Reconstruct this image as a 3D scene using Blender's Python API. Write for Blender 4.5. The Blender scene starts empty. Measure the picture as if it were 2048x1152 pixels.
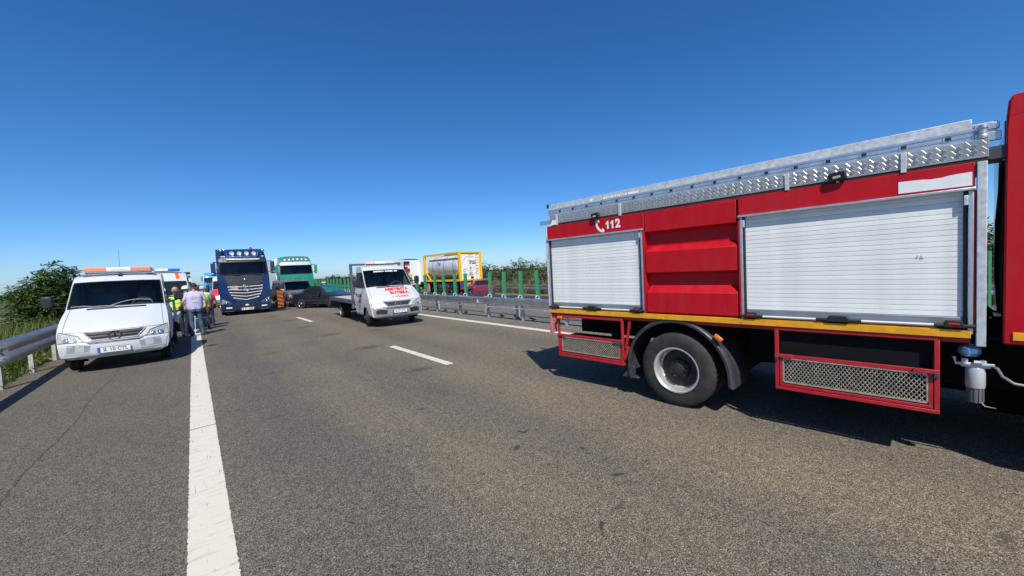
import bpy, bmesh, math, random
import numpy as np
from mathutils import Vector, Matrix
from mathutils.geometry import tessellate_polygon
SC = bpy.context.scene
COL = SC.collection
rnd = random.Random(7)
R = math.radians

# ------------------------------------------------------------------ camera
cam_d = bpy.data.cameras.new('camera')
cam = bpy.data.objects.new('camera', cam_d); COL.objects.link(cam)
cam_d.sensor_width = 36.0
cam_d.lens = 780.0 / 2048.0 * 36.0
cam_d.clip_start = 0.05
cam_d.clip_end = 9000.0
_d = Vector((385 - 1024, -(570 - 576), -780.0)).normalized()     # direction of the road in camera axes
_roll = 0.052
_h = Vector((math.cos(_roll), math.sin(_roll), 0))
_up = _h.cross(_d).normalized()
_rt = _d.cross(_up)
_m = Matrix((_rt, _d, _up)).to_4x4()
_m.translation = Vector((0, 0, 1.9))
cam.matrix_world = _m
SC.camera = cam

# ------------------------------------------------------------------ sky and sun
SUN = Vector((-0.40, -0.72, 1.0)).normalized()
w = bpy.data.worlds.new('World'); SC.world = w; w.use_nodes = True
nt = w.node_tree
bg = nt.nodes['Background']
sky = nt.nodes.new('ShaderNodeTexSky')
sky.sky_type = 'NISHITA'; sky.sun_disc = False
sky.sun_elevation = math.asin(SUN.z)
sky.sun_rotation = math.atan2(SUN.x, SUN.y)
sky.altitude = 0.0; sky.air_density = 0.8; sky.dust_density = 0.5; sky.ozone_density = 10.0
hs_ = nt.nodes.new('ShaderNodeHueSaturation'); hs_.inputs['Saturation'].default_value = 1.14
nt.links.new(sky.outputs[0], hs_.inputs['Color']); nt.links.new(hs_.outputs[0], bg.inputs[0])
bg.inputs[1].default_value = 0.113
sun_d = bpy.data.lights.new('sun', 'SUN'); sun = bpy.data.objects.new('sun', sun_d); COL.objects.link(sun)
sun_d.energy = 4.35; sun_d.angle = R(0.53); sun_d.color = (1.0, 0.955, 0.88)
sun.rotation_euler = SUN.to_track_quat('Z', 'Y').to_euler()
SC.view_settings.view_transform = 'Standard'
SC.view_settings.look = 'None'
SC.view_settings.exposure = 0.35
SC.view_settings.gamma = 1.0
SC.view_settings.use_curve_mapping = False
SC.render.engine = 'CYCLES'
SC.cycles.use_denoising = True
SC.cycles.max_bounces = 8
SC.cycles.transparent_max_bounces = 12

# ------------------------------------------------------------------ materials
_mats = {}
def M(name, col=(.5, .5, .5), rough=.5, metal=0.0, var=.12, scale=6.0, bump=0.0, bscale=60.0, coat=0.0, dirt=None, dscale=2.5, damt=.5, spec=.5, stretch=None, rvar=.1, orand=0.0):
    if name in _mats: return _mats[name]
    m = bpy.data.materials.new(name); m.use_nodes = True; _mats[name] = m
    t = m.node_tree; b = t.nodes['Principled BSDF']
    tc = t.nodes.new('ShaderNodeTexCoord')
    src = tc.outputs['Object']
    if stretch:
        mp = t.nodes.new('ShaderNodeMapping'); mp.inputs['Scale'].default_value = stretch
        t.links.new(src, mp.inputs[0]); src = mp.outputs[0]
    n = t.nodes.new('ShaderNodeTexNoise'); n.inputs['Scale'].default_value = scale; n.inputs['Detail'].default_value = 5
    t.links.new(src, n.inputs['Vector'])
    mr = t.nodes.new('ShaderNodeMapRange'); mr.inputs[1].default_value = .25; mr.inputs[2].default_value = .75
    mr.inputs[3].default_value = 1 - var; mr.inputs[4].default_value = 1 + var
    t.links.new(n.outputs[0], mr.inputs[0])
    mx = t.nodes.new('ShaderNodeMix'); mx.data_type = 'RGBA'; mx.blend_type = 'MULTIPLY'; mx.inputs[0].default_value = 1
    mx.inputs[6].default_value = (*col, 1)
    cb = t.nodes.new('ShaderNodeCombineColor')
    for i in range(3): t.links.new(mr.outputs[0], cb.inputs[i])
    t.links.new(cb.outputs[0], mx.inputs[7])
    out = mx.outputs[2]
    if orand:
        oi = t.nodes.new('ShaderNodeObjectInfo'); ro = t.nodes.new('ShaderNodeMapRange'); ro.inputs[3].default_value = 1 - orand; ro.inputs[4].default_value = 1 + orand * .5
        t.links.new(oi.outputs['Random'], ro.inputs[0])
        vm = t.nodes.new('ShaderNodeVectorMath'); vm.operation = 'SCALE'; t.links.new(out, vm.inputs[0]); t.links.new(ro.outputs[0], vm.inputs['Scale']); out = vm.outputs[0]
    if dirt:
        n2 = t.nodes.new('ShaderNodeTexNoise'); n2.inputs['Scale'].default_value = dscale; n2.inputs['Detail'].default_value = 8; n2.inputs['Roughness'].default_value = .7
        t.links.new(src, n2.inputs['Vector'])
        r2 = t.nodes.new('ShaderNodeMapRange'); r2.inputs[1].default_value = .48; r2.inputs[2].default_value = .72; r2.inputs[3].default_value = 0; r2.inputs[4].default_value = damt
        t.links.new(n2.outputs[0], r2.inputs[0])
        m2 = t.nodes.new('ShaderNodeMix'); m2.data_type = 'RGBA'
        t.links.new(r2.outputs[0], m2.inputs[0]); t.links.new(out, m2.inputs[6]); m2.inputs[7].default_value = (*dirt, 1)
        out = m2.outputs[2]
    t.links.new(out, b.inputs['Base Color'])
    rr = t.nodes.new('ShaderNodeMapRange'); rr.inputs[1].default_value = .3; rr.inputs[2].default_value = .7
    rr.inputs[3].default_value = max(.02, rough * (1 - rvar * 2)); rr.inputs[4].default_value = min(1, rough * (1 + rvar * 2))
    t.links.new(n.outputs[0], rr.inputs[0]); t.links.new(rr.outputs[0], b.inputs['Roughness'])
    b.inputs['Metallic'].default_value = metal
    b.inputs['Specular IOR Level'].default_value = spec
    if coat: b.inputs['Coat Weight'].default_value = coat; b.inputs['Coat Roughness'].default_value = .06
    if bump:
        n3 = t.nodes.new('ShaderNodeTexNoise'); n3.inputs['Scale'].default_value = bscale; n3.inputs['Detail'].default_value = 4
        t.links.new(src, n3.inputs['Vector'])
        bp = t.nodes.new('ShaderNodeBump'); bp.inputs['Strength'].default_value = bump; bp.inputs['Distance'].default_value = .01
        t.links.new(n3.outputs[0], bp.inputs['Height']); t.links.new(bp.outputs[0], b.inputs['Normal'])
    return m

def glass(name, tint=(.45, .55, .55), rough=.02, ior=1.5):
    if name in _mats: return _mats[name]
    m = bpy.data.materials.new(name); m.use_nodes = True; _mats[name] = m
    t = m.node_tree; t.nodes.remove(t.nodes['Principled BSDF'])
    o = t.nodes['Material Output']
    tr = t.nodes.new('ShaderNodeBsdfTransparent'); tr.inputs[0].default_value = (*tint, 1)
    gl = t.nodes.new('ShaderNodeBsdfGlossy'); gl.inputs['Roughness'].default_value = rough
    fr = t.nodes.new('ShaderNodeFresnel'); fr.inputs[0].default_value = ior
    nz = t.nodes.new('ShaderNodeTexNoise'); nz.inputs['Scale'].default_value = 2.0
    bp = t.nodes.new('ShaderNodeBump'); bp.inputs['Strength'].default_value = .03
    t.links.new(nz.outputs[0], bp.inputs['Height']); t.links.new(bp.outputs[0], gl.inputs['Normal'])
    mx = t.nodes.new('ShaderNodeMixShader')
    t.links.new(fr.outputs[0], mx.inputs[0]); t.links.new(tr.outputs[0], mx.inputs[1]); t.links.new(gl.outputs[0], mx.inputs[2])
    t.links.new(mx.outputs[0], o.inputs[0])
    return m

RED = M('fire_red_paint', (.455, .002, .010), .55, var=.07, scale=3, spec=.3, dirt=(.26, .07, .06), dscale=2.2, damt=.22, bump=.03, bscale=7, stretch=(2.2, 2.2, .7))
REDF = M('red_frame_paint', (.42, .012, .022), .5, var=.14, scale=9, dirt=(.16, .05, .04), dscale=7, damt=.6)
YELLOW = M('yellow_stripe_tape', (.78, .36, .01), .45, var=.12, scale=8, dirt=(.35, .2, .05), dscale=9, damt=.5)
ALU = M('shutter_aluminium', (.84, .85, .81), .45, .0, var=.05, scale=4, dirt=(.58, .56, .50), dscale=2.5, damt=.5, stretch=(1.5, 1.5, 1), orand=.07, bump=.05, bscale=5)
ALUR = M('anodised_aluminium', (.62, .64, .66), .35, .75, var=.1, scale=12, dirt=(.4, .4, .39), dscale=10, damt=.4)
GALV = M('galvanised_steel', (.56, .58, .59), .5, .2, var=.22, scale=22, dirt=(.36, .37, .37), dscale=14, damt=.5)
GALVR = M('galvanised_guardrail', (.44, .45, .46), .40, .9, var=.16, scale=5, dirt=(.25, .24, .22), dscale=4, damt=.5)
GALVM = M('polished_galvanised_beam', (.44, .45, .455), .42, .85, var=.12, scale=4, dirt=(.4, .4, .38), dscale=3, damt=.4)
GALVP = M('galvanised_post', (.50, .49, .45), .6, .35, var=.2, scale=9, dirt=(.3, .26, .2), dscale=6, damt=.6)
TREADB = M('tread_bar_polished', (.80, .79, .76), .25, .75, var=.1, scale=20)
TREAD = M('tread_plate_aluminium', (.42, .42, .41), .42, .5, var=.18, scale=7, dirt=(.30, .27, .22), dscale=5, damt=.6)
BLACK = M('black_plastic', (.018, .018, .02), .5, var=.2, scale=12)
RUBBER = M('tyre_rubber', (.022, .021, .021), .78, var=.25, scale=14, bump=.15, bscale=120, dirt=(.075, .07, .062), dscale=6, damt=.55)
FENDER = M('rubber_fender', (.035, .038, .042), .42, var=.2, scale=8, dirt=(.12, .12, .12), dscale=7, damt=.4)
CHASSIS = M('chassis_black', (.006, .006, .008), .8, spec=.15, var=.3, scale=8)
DKGREY = M('dark_grey_metal', (.07, .07, .075), .5, .3, var=.2, scale=8)
GREYP = M('grey_plastic', (.22, .22, .225), .55, var=.12, scale=10, dirt=(.3, .28, .25), dscale=6, damt=.4)
WHITE = M('white_vehicle_paint', (.50, .525, .54), .38, var=.04, scale=3, coat=.2, dirt=(.42, .40, .37), dscale=3, damt=.3)
WHITEP = M('white_print', (.80, .80, .78), .5, var=.05)
REDPRINT = M('red_print', (.62, .02, .03), .5, var=.08)
DARKPRINT = M('dark_print', (.02, .02, .025), .5, var=.08)
TEAL = M('teal_print', (.015, .10, .14), .5, var=.08)
CHROME = M('chrome', (.78, .79, .80), .14, 1.0, var=.05)
RIMW = M('wheel_silver', (.62, .61, .58), .38, .55, var=.12, scale=9, dirt=(.3, .27, .22), dscale=9, damt=.6)
RIMD = M('wheel_dark', (.032, .031, .030), .55, .3, var=.2, scale=9)
LAMP = M('lamp_reflector', (.62, .63, .62), .35, .35, var=.3, scale=30)
LENS = glass('lamp_lens', (.85, .87, .86), .15, 1.25)
GLASS = glass('windscreen_glass', (.62, .70, .72))
GLASSG = glass('green_windscreen_glass', (.35, .62, .55))
DGLASS = M('side_window_glass', (.012, .016, .018), .05, var=.1, spec=.6)
ORANGE = M('orange_lens', (.85, .16, .02), .25, var=.15, scale=25, coat=.4)
ORANGER = M('orange_beacon_lens', (.88, .22, .10), .3, var=.12, scale=16, coat=.3)
BLUEL = M('blue_beacon_lens', (.02, .16, .55), .2, var=.2, scale=16, coat=.4)
REDL = M('red_lens', (.55, .01, .01), .25, var=.15, scale=20, coat=.4)
INTER = M('cab_interior', (.075, .077, .082), .8, var=.2, scale=9)
SEATM = M('seat_fabric', (.13, .14, .16), .9, var=.2, scale=14)
BLUEP = M('dark_blue_truck_paint', (.006, .024, .088), .28, var=.06, scale=3, coat=.6)
GREENP = M('green_truck_paint', (.015, .23, .13), .35, var=.08, scale=3, coat=.4, dirt=(.1, .3, .22), damt=.3)
LBLUE = M('light_blue_truck_paint', (.03, .30, .62), .35, var=.08, coat=.4)
GREYV = M('grey_van_paint', (.17, .17, .165), .33, .3, var=.06, coat=.5)
BLACKC = M('black_car_paint', (.018, .019, .026), .25, var=.06, coat=.7)
MAROON = M('maroon_car_paint', (.13, .010, .028), .33, var=.06, coat=.5)
TRAILW = M('white_trailer', (.76, .76, .74), .45, var=.05, dirt=(.5, .48, .44), damt=.3)
TANKY = M('yellow_container_frame', (.80, .46, .008), .42, var=.08, scale=5)
TANKS = M('tank_cladding', (.72, .71, .68), .36, .3, var=.12, scale=3, bump=.5, bscale=4, dirt=(.42, .38, .32), damt=.4)
TANKW = M('tank_end_panel', (.80, .78, .72), .5, var=.05, dirt=(.6, .57, .5), damt=.3)
GREENPN = M('green_antiglare_plastic', (.030, .19, .085), .45, var=.12, scale=5, dirt=(.09, .26, .15), damt=.4)
SIGNR = M('red_reflective', (.26, .010, .012), .4, var=.08)
SIGNY = M('yellow_reflective', (.36, .15, .012), .4, var=.08)
PLATEW = M('number_plate_white', (.78, .78, .75), .4, var=.04)
PLATEB = M('number_plate_blue', (.02, .12, .55), .4, var=.05)
BARK = M('bark', (.10, .075, .05), .9, var=.3, scale=14, bump=.5, bscale=30)

# ------------------------------------------------------------------ mesh builder
class MB:
    def __init__(s): s.v = []; s.f = []; s.m = []
    def add(s, vs, fs, m=0):
        o = len(s.v); s.v += [tuple(p) for p in vs]
        for f in fs: s.f.append(tuple(i + o for i in f)); s.m.append(m)
        return s
    def box(s, x0, x1, y0, y1, z0, z1, m=0):
        v = [(x, y, z) for z in (z0, z1) for y in (y0, y1) for x in (x0, x1)]
        return s.add(v, [(0, 2, 3, 1), (4, 5, 7, 6), (0, 1, 5, 4), (2, 6, 7, 3), (0, 4, 6, 2), (1, 3, 7, 5)], m)
    def obox(s, c, size, rot, m=0):
        c = Vector(c); v = []
        for z in (-.5, .5):
            for y in (-.5, .5):
                for x in (-.5, .5): v.append(c + rot @ Vector((x * size[0], y * size[1], z * size[2])))
        return s.add(v, [(0, 2, 3, 1), (4, 5, 7, 6), (0, 1, 5, 4), (2, 6, 7, 3), (0, 4, 6, 2), (1, 3, 7, 5)], m)
    def bar(s, p0, p1, w, h, up=(0, 0, 1), m=0):
        p0 = Vector(p0); p1 = Vector(p1); x = (p1 - p0); L = x.length; x.normalize()
        u = Vector(up)
        if abs(x.dot(u)) > .98: u = Vector((1, 0, 0)) if abs(x.x) < .9 else Vector((0, 1, 0))
        y = u.cross(x).normalized(); z = x.cross(y)
        return s.obox((p0 + p1) / 2, (L, w, h), Matrix((x, y, z)).transposed(), m)
    def tube(s, pts, r, seg=8, m=0, caps=True):
        pts = [Vector(p) for p in pts]; rs = r if isinstance(r, (list, tuple)) else [r] * len(pts)
        rings = []; ref = None
        for i, p in enumerate(pts):
            t = (pts[min(i + 1, len(pts) - 1)] - pts[max(i - 1, 0)]).normalized()
            if ref is None:
                ref = Vector((0, 0, 1)) if abs(t.z) < .9 else Vector((1, 0, 0))
            a = (ref - t * ref.dot(t)).normalized(); ref = a; b = t.cross(a)
            rings.append([p + (a * math.cos(k * 2 * math.pi / seg) + b * math.sin(k * 2 * math.pi / seg)) * rs[i] for k in range(seg)])
        return s.loft(rings, True, caps, m)
    def loft(s, rings, closed=True, caps=False, m=0):
        n = len(rings[0]); v = [p for r in rings for p in r]; f = []
        for i in range(len(rings) - 1):
            for k in range(n if closed else n - 1):
                a = i * n + k; b = i * n + (k + 1) % n
                f.append((a, b, b + n, a + n))
        if caps:
            f.append(tuple(range(n - 1, -1, -1))); f.append(tuple((len(rings) - 1) * n + k for k in range(n)))
        return s.add(v, f, m)
    def cyl(s, p0, p1, r0, r1=None, seg=16, m=0, caps=True):
        return s.tube([p0, p1], [r0, r0 if r1 is None else r1], seg, m, caps)
    def lathe(s, prof, c, axis, seg=24, m=0):          # prof: (radius, offset along axis)
        c = Vector(c); ax = Vector(axis).normalized()
        a = ax.orthogonal().normalized(); b = ax.cross(a)
        rings = [[c + ax * o + (a * math.cos(k * 2 * math.pi / seg) + b * math.sin(k * 2 * math.pi / seg)) * max(r, 1e-4) for k in range(seg)] for r, o in prof]
        return s.loft(rings, True, False, m)
    def ell(s, c, r, seg=12, rings=8, m=0, rot=None):
        c = Vector(c); rr = []
        for i in range(rings + 1):
            th = math.pi * i / rings
            ring = []
            for k in range(seg):
                ph = 2 * math.pi * k / seg
                p = Vector((r[0] * math.sin(th) * math.cos(ph), r[1] * math.sin(th) * math.sin(ph), -r[2] * math.cos(th)))
                if i in (0, rings): p = p * 1.0 + Vector((1e-4 * math.cos(ph), 1e-4 * math.sin(ph), 0))
                if rot: p = rot @ p
                ring.append(c + p)
            rr.append(ring)
        return s.loft(rr, True, False, m)
    def prism(s, poly, fn, d0, d1, m=0):               # poly of 2D points, fn(u,v,d) -> 3D
        n = len(poly); v = [fn(u, q, d0) for u, q in poly] + [fn(u, q, d1) for u, q in poly]
        tris = tessellate_polygon([[Vector((u, q, 0)) for u, q in poly]])
        f = [tuple(t) for t in tris] + [tuple(i + n for i in reversed(t)) for t in tris]
        f += [(i, (i + 1) % n, (i + 1) % n + n, i + n) for i in range(n)]
        return s.add(v, f, m)
    def poly(s, pts, m=0): return s.add(pts, [tuple(range(len(pts)))], m)
    def mesh(s, name, mats, smooth=30, recalc=True):
        me = bpy.data.meshes.new(name)
        me.from_pydata(s.v, [], s.f); me.update()
        for mt in (mats if isinstance(mats, (list, tuple)) else [mats]): me.materials.append(mt)
        me.polygons.foreach_set('material_index', s.m)
        if recalc and len(s.f) < 60000:
            bm = bmesh.new(); bm.from_mesh(me); bmesh.ops.recalc_face_normals(bm, faces=bm.faces); bm.to_mesh(me); bm.free()
        if smooth:
            me.polygons.foreach_set('use_smooth', [True] * len(me.polygons)); me.set_sharp_from_angle(angle=R(smooth))
        me.update()
        return me
    def build(s, name, mats, parent=None, smooth=30, bevel=0, loc=None, label=None, kind=None, recalc=True):
        return link(name, s.mesh(name, mats, smooth, recalc), parent, bevel, loc, label, kind)

def link(name, me, parent=None, bevel=0, loc=None, label=None, kind=None):
    o = bpy.data.objects.new(name, me); COL.objects.link(o)
    if parent is not None: o.parent = parent
    if loc is not None: o.location = loc
    if bevel:
        b = o.modifiers.new('bevel', 'BEVEL'); b.width = bevel; b.segments = 2; b.limit_method = 'ANGLE'; b.angle_limit = R(40); b.harden_normals = False
    if label: o['label'] = label
    if kind: o['kind'] = kind
    return o

def thing(name, label, cat, loc=(0, 0, 0), rz=0.0, group=None):
    o = bpy.data.objects.new(name, None); COL.objects.link(o)
    o.empty_display_size = .3
    o.location = loc; o.rotation_euler = (0, 0, rz)
    o['label'] = label; o['category'] = cat
    if group: o['group'] = group
    return o
def tag(o, label, cat, group=None):
    o['label'] = label; o['category'] = cat
    if group: o['group'] = group
    return o
def struct(o): o['kind'] = 'structure'; return o

# flat lettering: the glyph outlines as thin mesh, mapped through fn(u, v, off)
def lettering(s, size, fn, name, mat, parent, bold=.0, shear=0.0, spacing=1.0, align='CENTER', off=.004, width=None, cuts=0, depth=0):
    cu = bpy.data.curves.new('glyphs', 'FONT'); cu.body = s; cu.size = size; cu.offset = bold; cu.shear = shear
    cu.space_character = spacing; cu.align_x = align; cu.align_y = 'CENTER'; cu.resolution_u = 3
    ob = bpy.data.objects.new('glyphs', cu); COL.objects.link(ob)
    dg = bpy.context.evaluated_depsgraph_get(); dg.update()
    me = bpy.data.meshes.new_from_object(ob.evaluated_get(dg))
    bpy.data.objects.remove(ob); bpy.data.curves.remove(cu)
    me.name = name
    if cuts:
        bm = bmesh.new(); bm.from_mesh(me); bmesh.ops.subdivide_edges(bm, edges=bm.edges, cuts=cuts); bm.to_mesh(me); bm.free()
    k = 1.0
    if width:
        xs = [v.co.x for v in me.vertices]
        if xs: k = width / max(1e-6, (max(xs) - min(xs)))
    for v in me.vertices: v.co = fn(v.co.x * k, v.co.y, off)
    me.materials.clear(); me.materials.append(mat); me.update()
    return link(name, me, parent)

_wh = {}
def wheel_meshes(key, Rr, width, rim, dish, rimmat=RIMW, holes=8, hubmat=RIMD):
    """tyre and rim about the local origin, axle along y, outer face at y = -width/2"""
    k = (key,)
    if k in _wh: return _wh[k]
    h = width / 2
    t = MB()
    prof = [(rim * .97, h * .55), (rim * 1.0, h * .92), (rim + (Rr - rim) * .35, h * 1.0), (rim + (Rr - rim) * .75, h * .97), (Rr - .012, h * .82), (Rr, h * .7)]
    for q in (.5, .48, .04, .02): prof += [(Rr - (.012 if q in (.48, .04) else 0), h * q)]
    full = prof + [(r, -o) for r, o in reversed(prof)]
    t.lathe(full, (0, 0, 0), (0, 1, 0), 40)
    n = 44
    for i in range(n):                                   # shoulder tread blocks
        a = 2 * math.pi * i / n
        for sg in (-1, 1):
            c = Vector((math.cos(a) * (Rr - .004), sg * h * .36, math.sin(a) * (Rr - .004)))
            rot = Matrix.Rotation(-a, 3, 'Y')
            t.obox(c, (.012, h * .56, Rr * .10), rot)
    tm = t.mesh('tyre', RUBBER, 35)
    r = MB()
    e = -h
    r.lathe([(rim * 1.0, e * .93), (rim * 1.03, e * 1.02), (rim * .98, e * 1.03), (rim * .93, e * .9), (rim * .90, e * .6), (rim * .90, e + dish * .85), (rim * .84, e + dish)], (0, 0, 0), (0, 1, 0), 40, 0)
    r.lathe([(rim * .84, e + dish), (rim * .60, e + dish * 1.0 - .012), (rim * .45, e + dish - .006), (rim * .42, e + dish - .05), (rim * .30, e + dish - .065), (rim * .28, e + dish - .10), (rim * .12, e + dish - .112), (0, e + dish - .112)], (0, 0, 0), (0, 1, 0), 40, 1)
    for i in range(holes):
        a = 2 * math.pi * (i + .5) / holes
        c = Vector((math.cos(a) * rim * .70, e + dish - .013, math.sin(a) * rim * .70))
        r.cyl(c, c + Vector((0, .02, 0)), rim * .085, seg=12, m=2)
        a = 2 * math.pi * i / holes
        c = Vector((math.cos(a) * rim * .36, e + dish - .055, math.sin(a) * rim * .36))
        r.cyl(c, c + Vector((0, -.03, 0)), rim * .045, seg=6, m=1)
    rm = r.mesh('rim', [rimmat, hubmat, BLACK], 35)
    _wh[k] = (tm, rm); return _wh[k]
def wheel(parent, key, c, side=-1, steer=0.0, rimname='rim'):
    tm, rm = _wh[(key,)]
    o = link('wheel', tm, parent, loc=c)
    o.rotation_euler = (0, 0, steer + (0 if side < 0 else math.pi))
    link(rimname, rm, o)
    return o
wheel_meshes('fire', .478, .26, .288, .15, RIMW, 8, RIMD)
wheel_meshes('truck', .50, .30, .29, .05, RIMW, 10, RIMW)
wheel_meshes('dual', .49, .56, .29, .16, RIMW, 10, RIMW)
wheel_meshes('van', .335, .20, .215, .035, M('wheel_steel', (.20, .20, .20), .5, .4, dirt=(.12, .1, .08), damt=.6), 8, RIMD)
wheel_meshes('vandual', .335, .40, .21, .12, GREYP, 8, RIMD)
wheel_meshes('car', .315, .20, .215, .03, CHROME, 9, CHROME)
wheel_meshes('trailer', .50, .36, .29, .10, RIMD, 10, RIMD)
# ------------------------------------------------------------------ ground materials
def asphalt(name, lane=True):
    m = bpy.data.materials.new(name); m.use_nodes = True; t = m.node_tree; b = t.nodes['Principled BSDF']
    N = t.nodes.new; L = t.links.new
    tc = N('ShaderNodeTexCoord'); P = tc.outputs['Object']
    sx = N('ShaderNodeSeparateXYZ'); L(P, sx.inputs[0])
    def noise(scale, detail=4, vec=P, rough=.5):
        n = N('ShaderNodeTexNoise'); n.inputs['Scale'].default_value = scale; n.inputs['Detail'].default_value = detail; n.inputs['Roughness'].default_value = rough
        L(vec, n.inputs['Vector']); return n.outputs[0]
    def rng(v, a, b_, c, d):
        r = N('ShaderNodeMapRange'); r.inputs[1].default_value = a; r.inputs[2].default_value = b_; r.inputs[3].default_value = c; r.inputs[4].default_value = d
        L(v, r.inputs[0]); return r.outputs[0]
    def mth(op, a, b_=None):
        n = N('ShaderNodeMath'); n.operation = op
        for i, q in enumerate((a, b_)):
            if q is None: continue
            if isinstance(q, (int, float)): n.inputs[i].default_value = q
            else: L(q, n.inputs[i])
        return n.outputs[0]
    def mix(f, a, c, blend='MIX'):
        n = N('ShaderNodeMix'); n.data_type = 'RGBA'; n.blend_type = blend
        if isinstance(f, (int, float)): n.inputs[0].default_value = f
        else: L(f, n.inputs[0])
        for i, q in ((6, a), (7, c)):
            if isinstance(q, tuple): n.inputs[i].default_value = (*q, 1)
            else: L(q, n.inputs[i])
        return n.outputs[2]
    warm, cool, shoulder = (.208, .175, .125), (.130, .114, .099), (.154, .133, .105)
    X = sx.outputs[0]
    mp = N('ShaderNodeMapping'); mp.inputs['Scale'].default_value = (1, .16, 1); L(P, mp.inputs[0])
    streak = noise(.9, 5, mp.outputs[0])
    mpf = N('ShaderNodeMapping'); mpf.inputs['Scale'].default_value = (5, .25, 1); L(P, mpf.inputs[0])
    fine_ = noise(1.5, 4, mpf.outputs[0])
    blot = noise(.55, 6)
    if lane:
        # two darker wheel tracks per lane: cos(2 pi (x-.95)/1.95)
        ph = mth('MULTIPLY', mth('SUBTRACT', X, 0.95), 2 * math.pi / 1.95)
        tr = rng(mth('COSINE', ph), -1, 1, 0, .45)
        f = mth('ADD', tr, rng(blot, .3, .7, -.05, .38)); f = mth('ADD', f, rng(streak, .3, .7, -.15, .2)); f = mth('ADD', f, rng(X, .2, 4.2, .42, -.12)); f = mth('ADD', f, rng(fine_, .3, .7, -.12, .12))
        f.node.use_clamp = True
        base = mix(f, warm, cool)
        sh = rng(X, -.25, -.1, 1, 0)
        base = mix(sh, base, mix(rng(blot, .3, .7, 0, 1), shoulder, (.138, .120, .096)))
    else:
        base = mix(rng(blot, .3, .7, 0, 1), (.20, .185, .16), (.15, .14, .125))
    # stone chippings
    vo = N('ShaderNodeTexVoronoi'); vo.inputs['Scale'].default_value = 150; L(P, vo.inputs['Vector'])
    hs = N('ShaderNodeSeparateColor'); L(vo.outputs['Color'], hs.inputs[0])
    val = rng(hs.outputs[0], 0, 1, .34, 1.85)
    spark = mth('GREATER_THAN', hs.outputs[1], .93)
    gap = rng(vo.outputs['Distance'], .35, .75, 1, .35)
    v = mth('MULTIPLY', val, gap)
    v = mth('ADD', v, mth('MULTIPLY', spark, 1.1))
    v = mth('MULTIPLY', v, rng(noise(14, 3), .3, .7, .85, 1.15))
    cc = N('ShaderNodeCombineColor')
    L(v, cc.inputs[0]); L(mth('MULTIPLY', v, rng(hs.outputs[2], 0, 1, .96, 1.02)), cc.inputs[1]); L(mth('MULTIPLY', v, rng(hs.outputs[2], 0, 1, .88, 1.06)), cc.inputs[2])
    base = mix(1.0, base, cc.outputs[0], 'MULTIPLY')
    # tar and oil marks, where they lie
    if lane:
        tot = None
        for (x, y, rx, ry, k) in [(3.22, 24.56, .45, .45, .6), (3.38, 20.82, .42, .42, .65), (3.36, 17.18, .42, .4, .65), (3.45, 14.01, .42, .36, .7), (3.47, 10.45, .42, .3, .75), (3.4, 7.1, .33, .16, .75),
                                  (2.33, 5.02, .09, .05, .8), (2.25, 4.93, .05, .025, .7), (3.9, -.08, .16, .05, .7), (1.4, 1.99, .035, .02, .8), (2.47, 1.82, .1, .02, .6), (1.1, 9.36, .2, .08, .4), (.75, 6.3, .2, .05, .4), (1.9, 3.0, .12, .025, .5), (2.95, 2.35, .11, .02, .6), (4.9, 13.5, .35, .3, .35), (1.5, 12.0, .3, .2, .35)]:
            sub = N('ShaderNodeVectorMath'); sub.operation = 'SUBTRACT'; sub.inputs[1].default_value = (x, y, 0); L(P, sub.inputs[0])
            dv = N('ShaderNodeVectorMath'); dv.operation = 'DIVIDE'; dv.inputs[1].default_value = (rx, ry, 1); L(sub.outputs[0], dv.inputs[0])
            ln = N('ShaderNodeVectorMath'); ln.operation = 'LENGTH'; L(dv.outputs[0], ln.inputs[0])
            d = rng(ln.outputs['Value'], .3, 1.25, k, 0)
            tot = d if tot is None else mth('MAXIMUM', tot, d)
        tot = mth('MULTIPLY', tot, rng(noise(9, 5), .35, .6, .35, 1.0))
        base = mix(tot, base, (.028, .028, .03))
    L(base, b.inputs['Base Color'])
    b.inputs['Roughness'].default_value = .88; b.inputs['Specular IOR Level'].default_value = .25
    bp = N('ShaderNodeBump'); bp.inputs['Strength'].default_value = .55; bp.inputs['Distance'].default_value = .006
    L(rng(vo.outputs['Distance'], 0, .8, 1, 0), bp.inputs['Height']); L(bp.outputs[0], b.inputs['Normal'])
    return m
ASPH = asphalt('road_asphalt', True)
ASPH2 = asphalt('median_asphalt', False)

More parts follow.
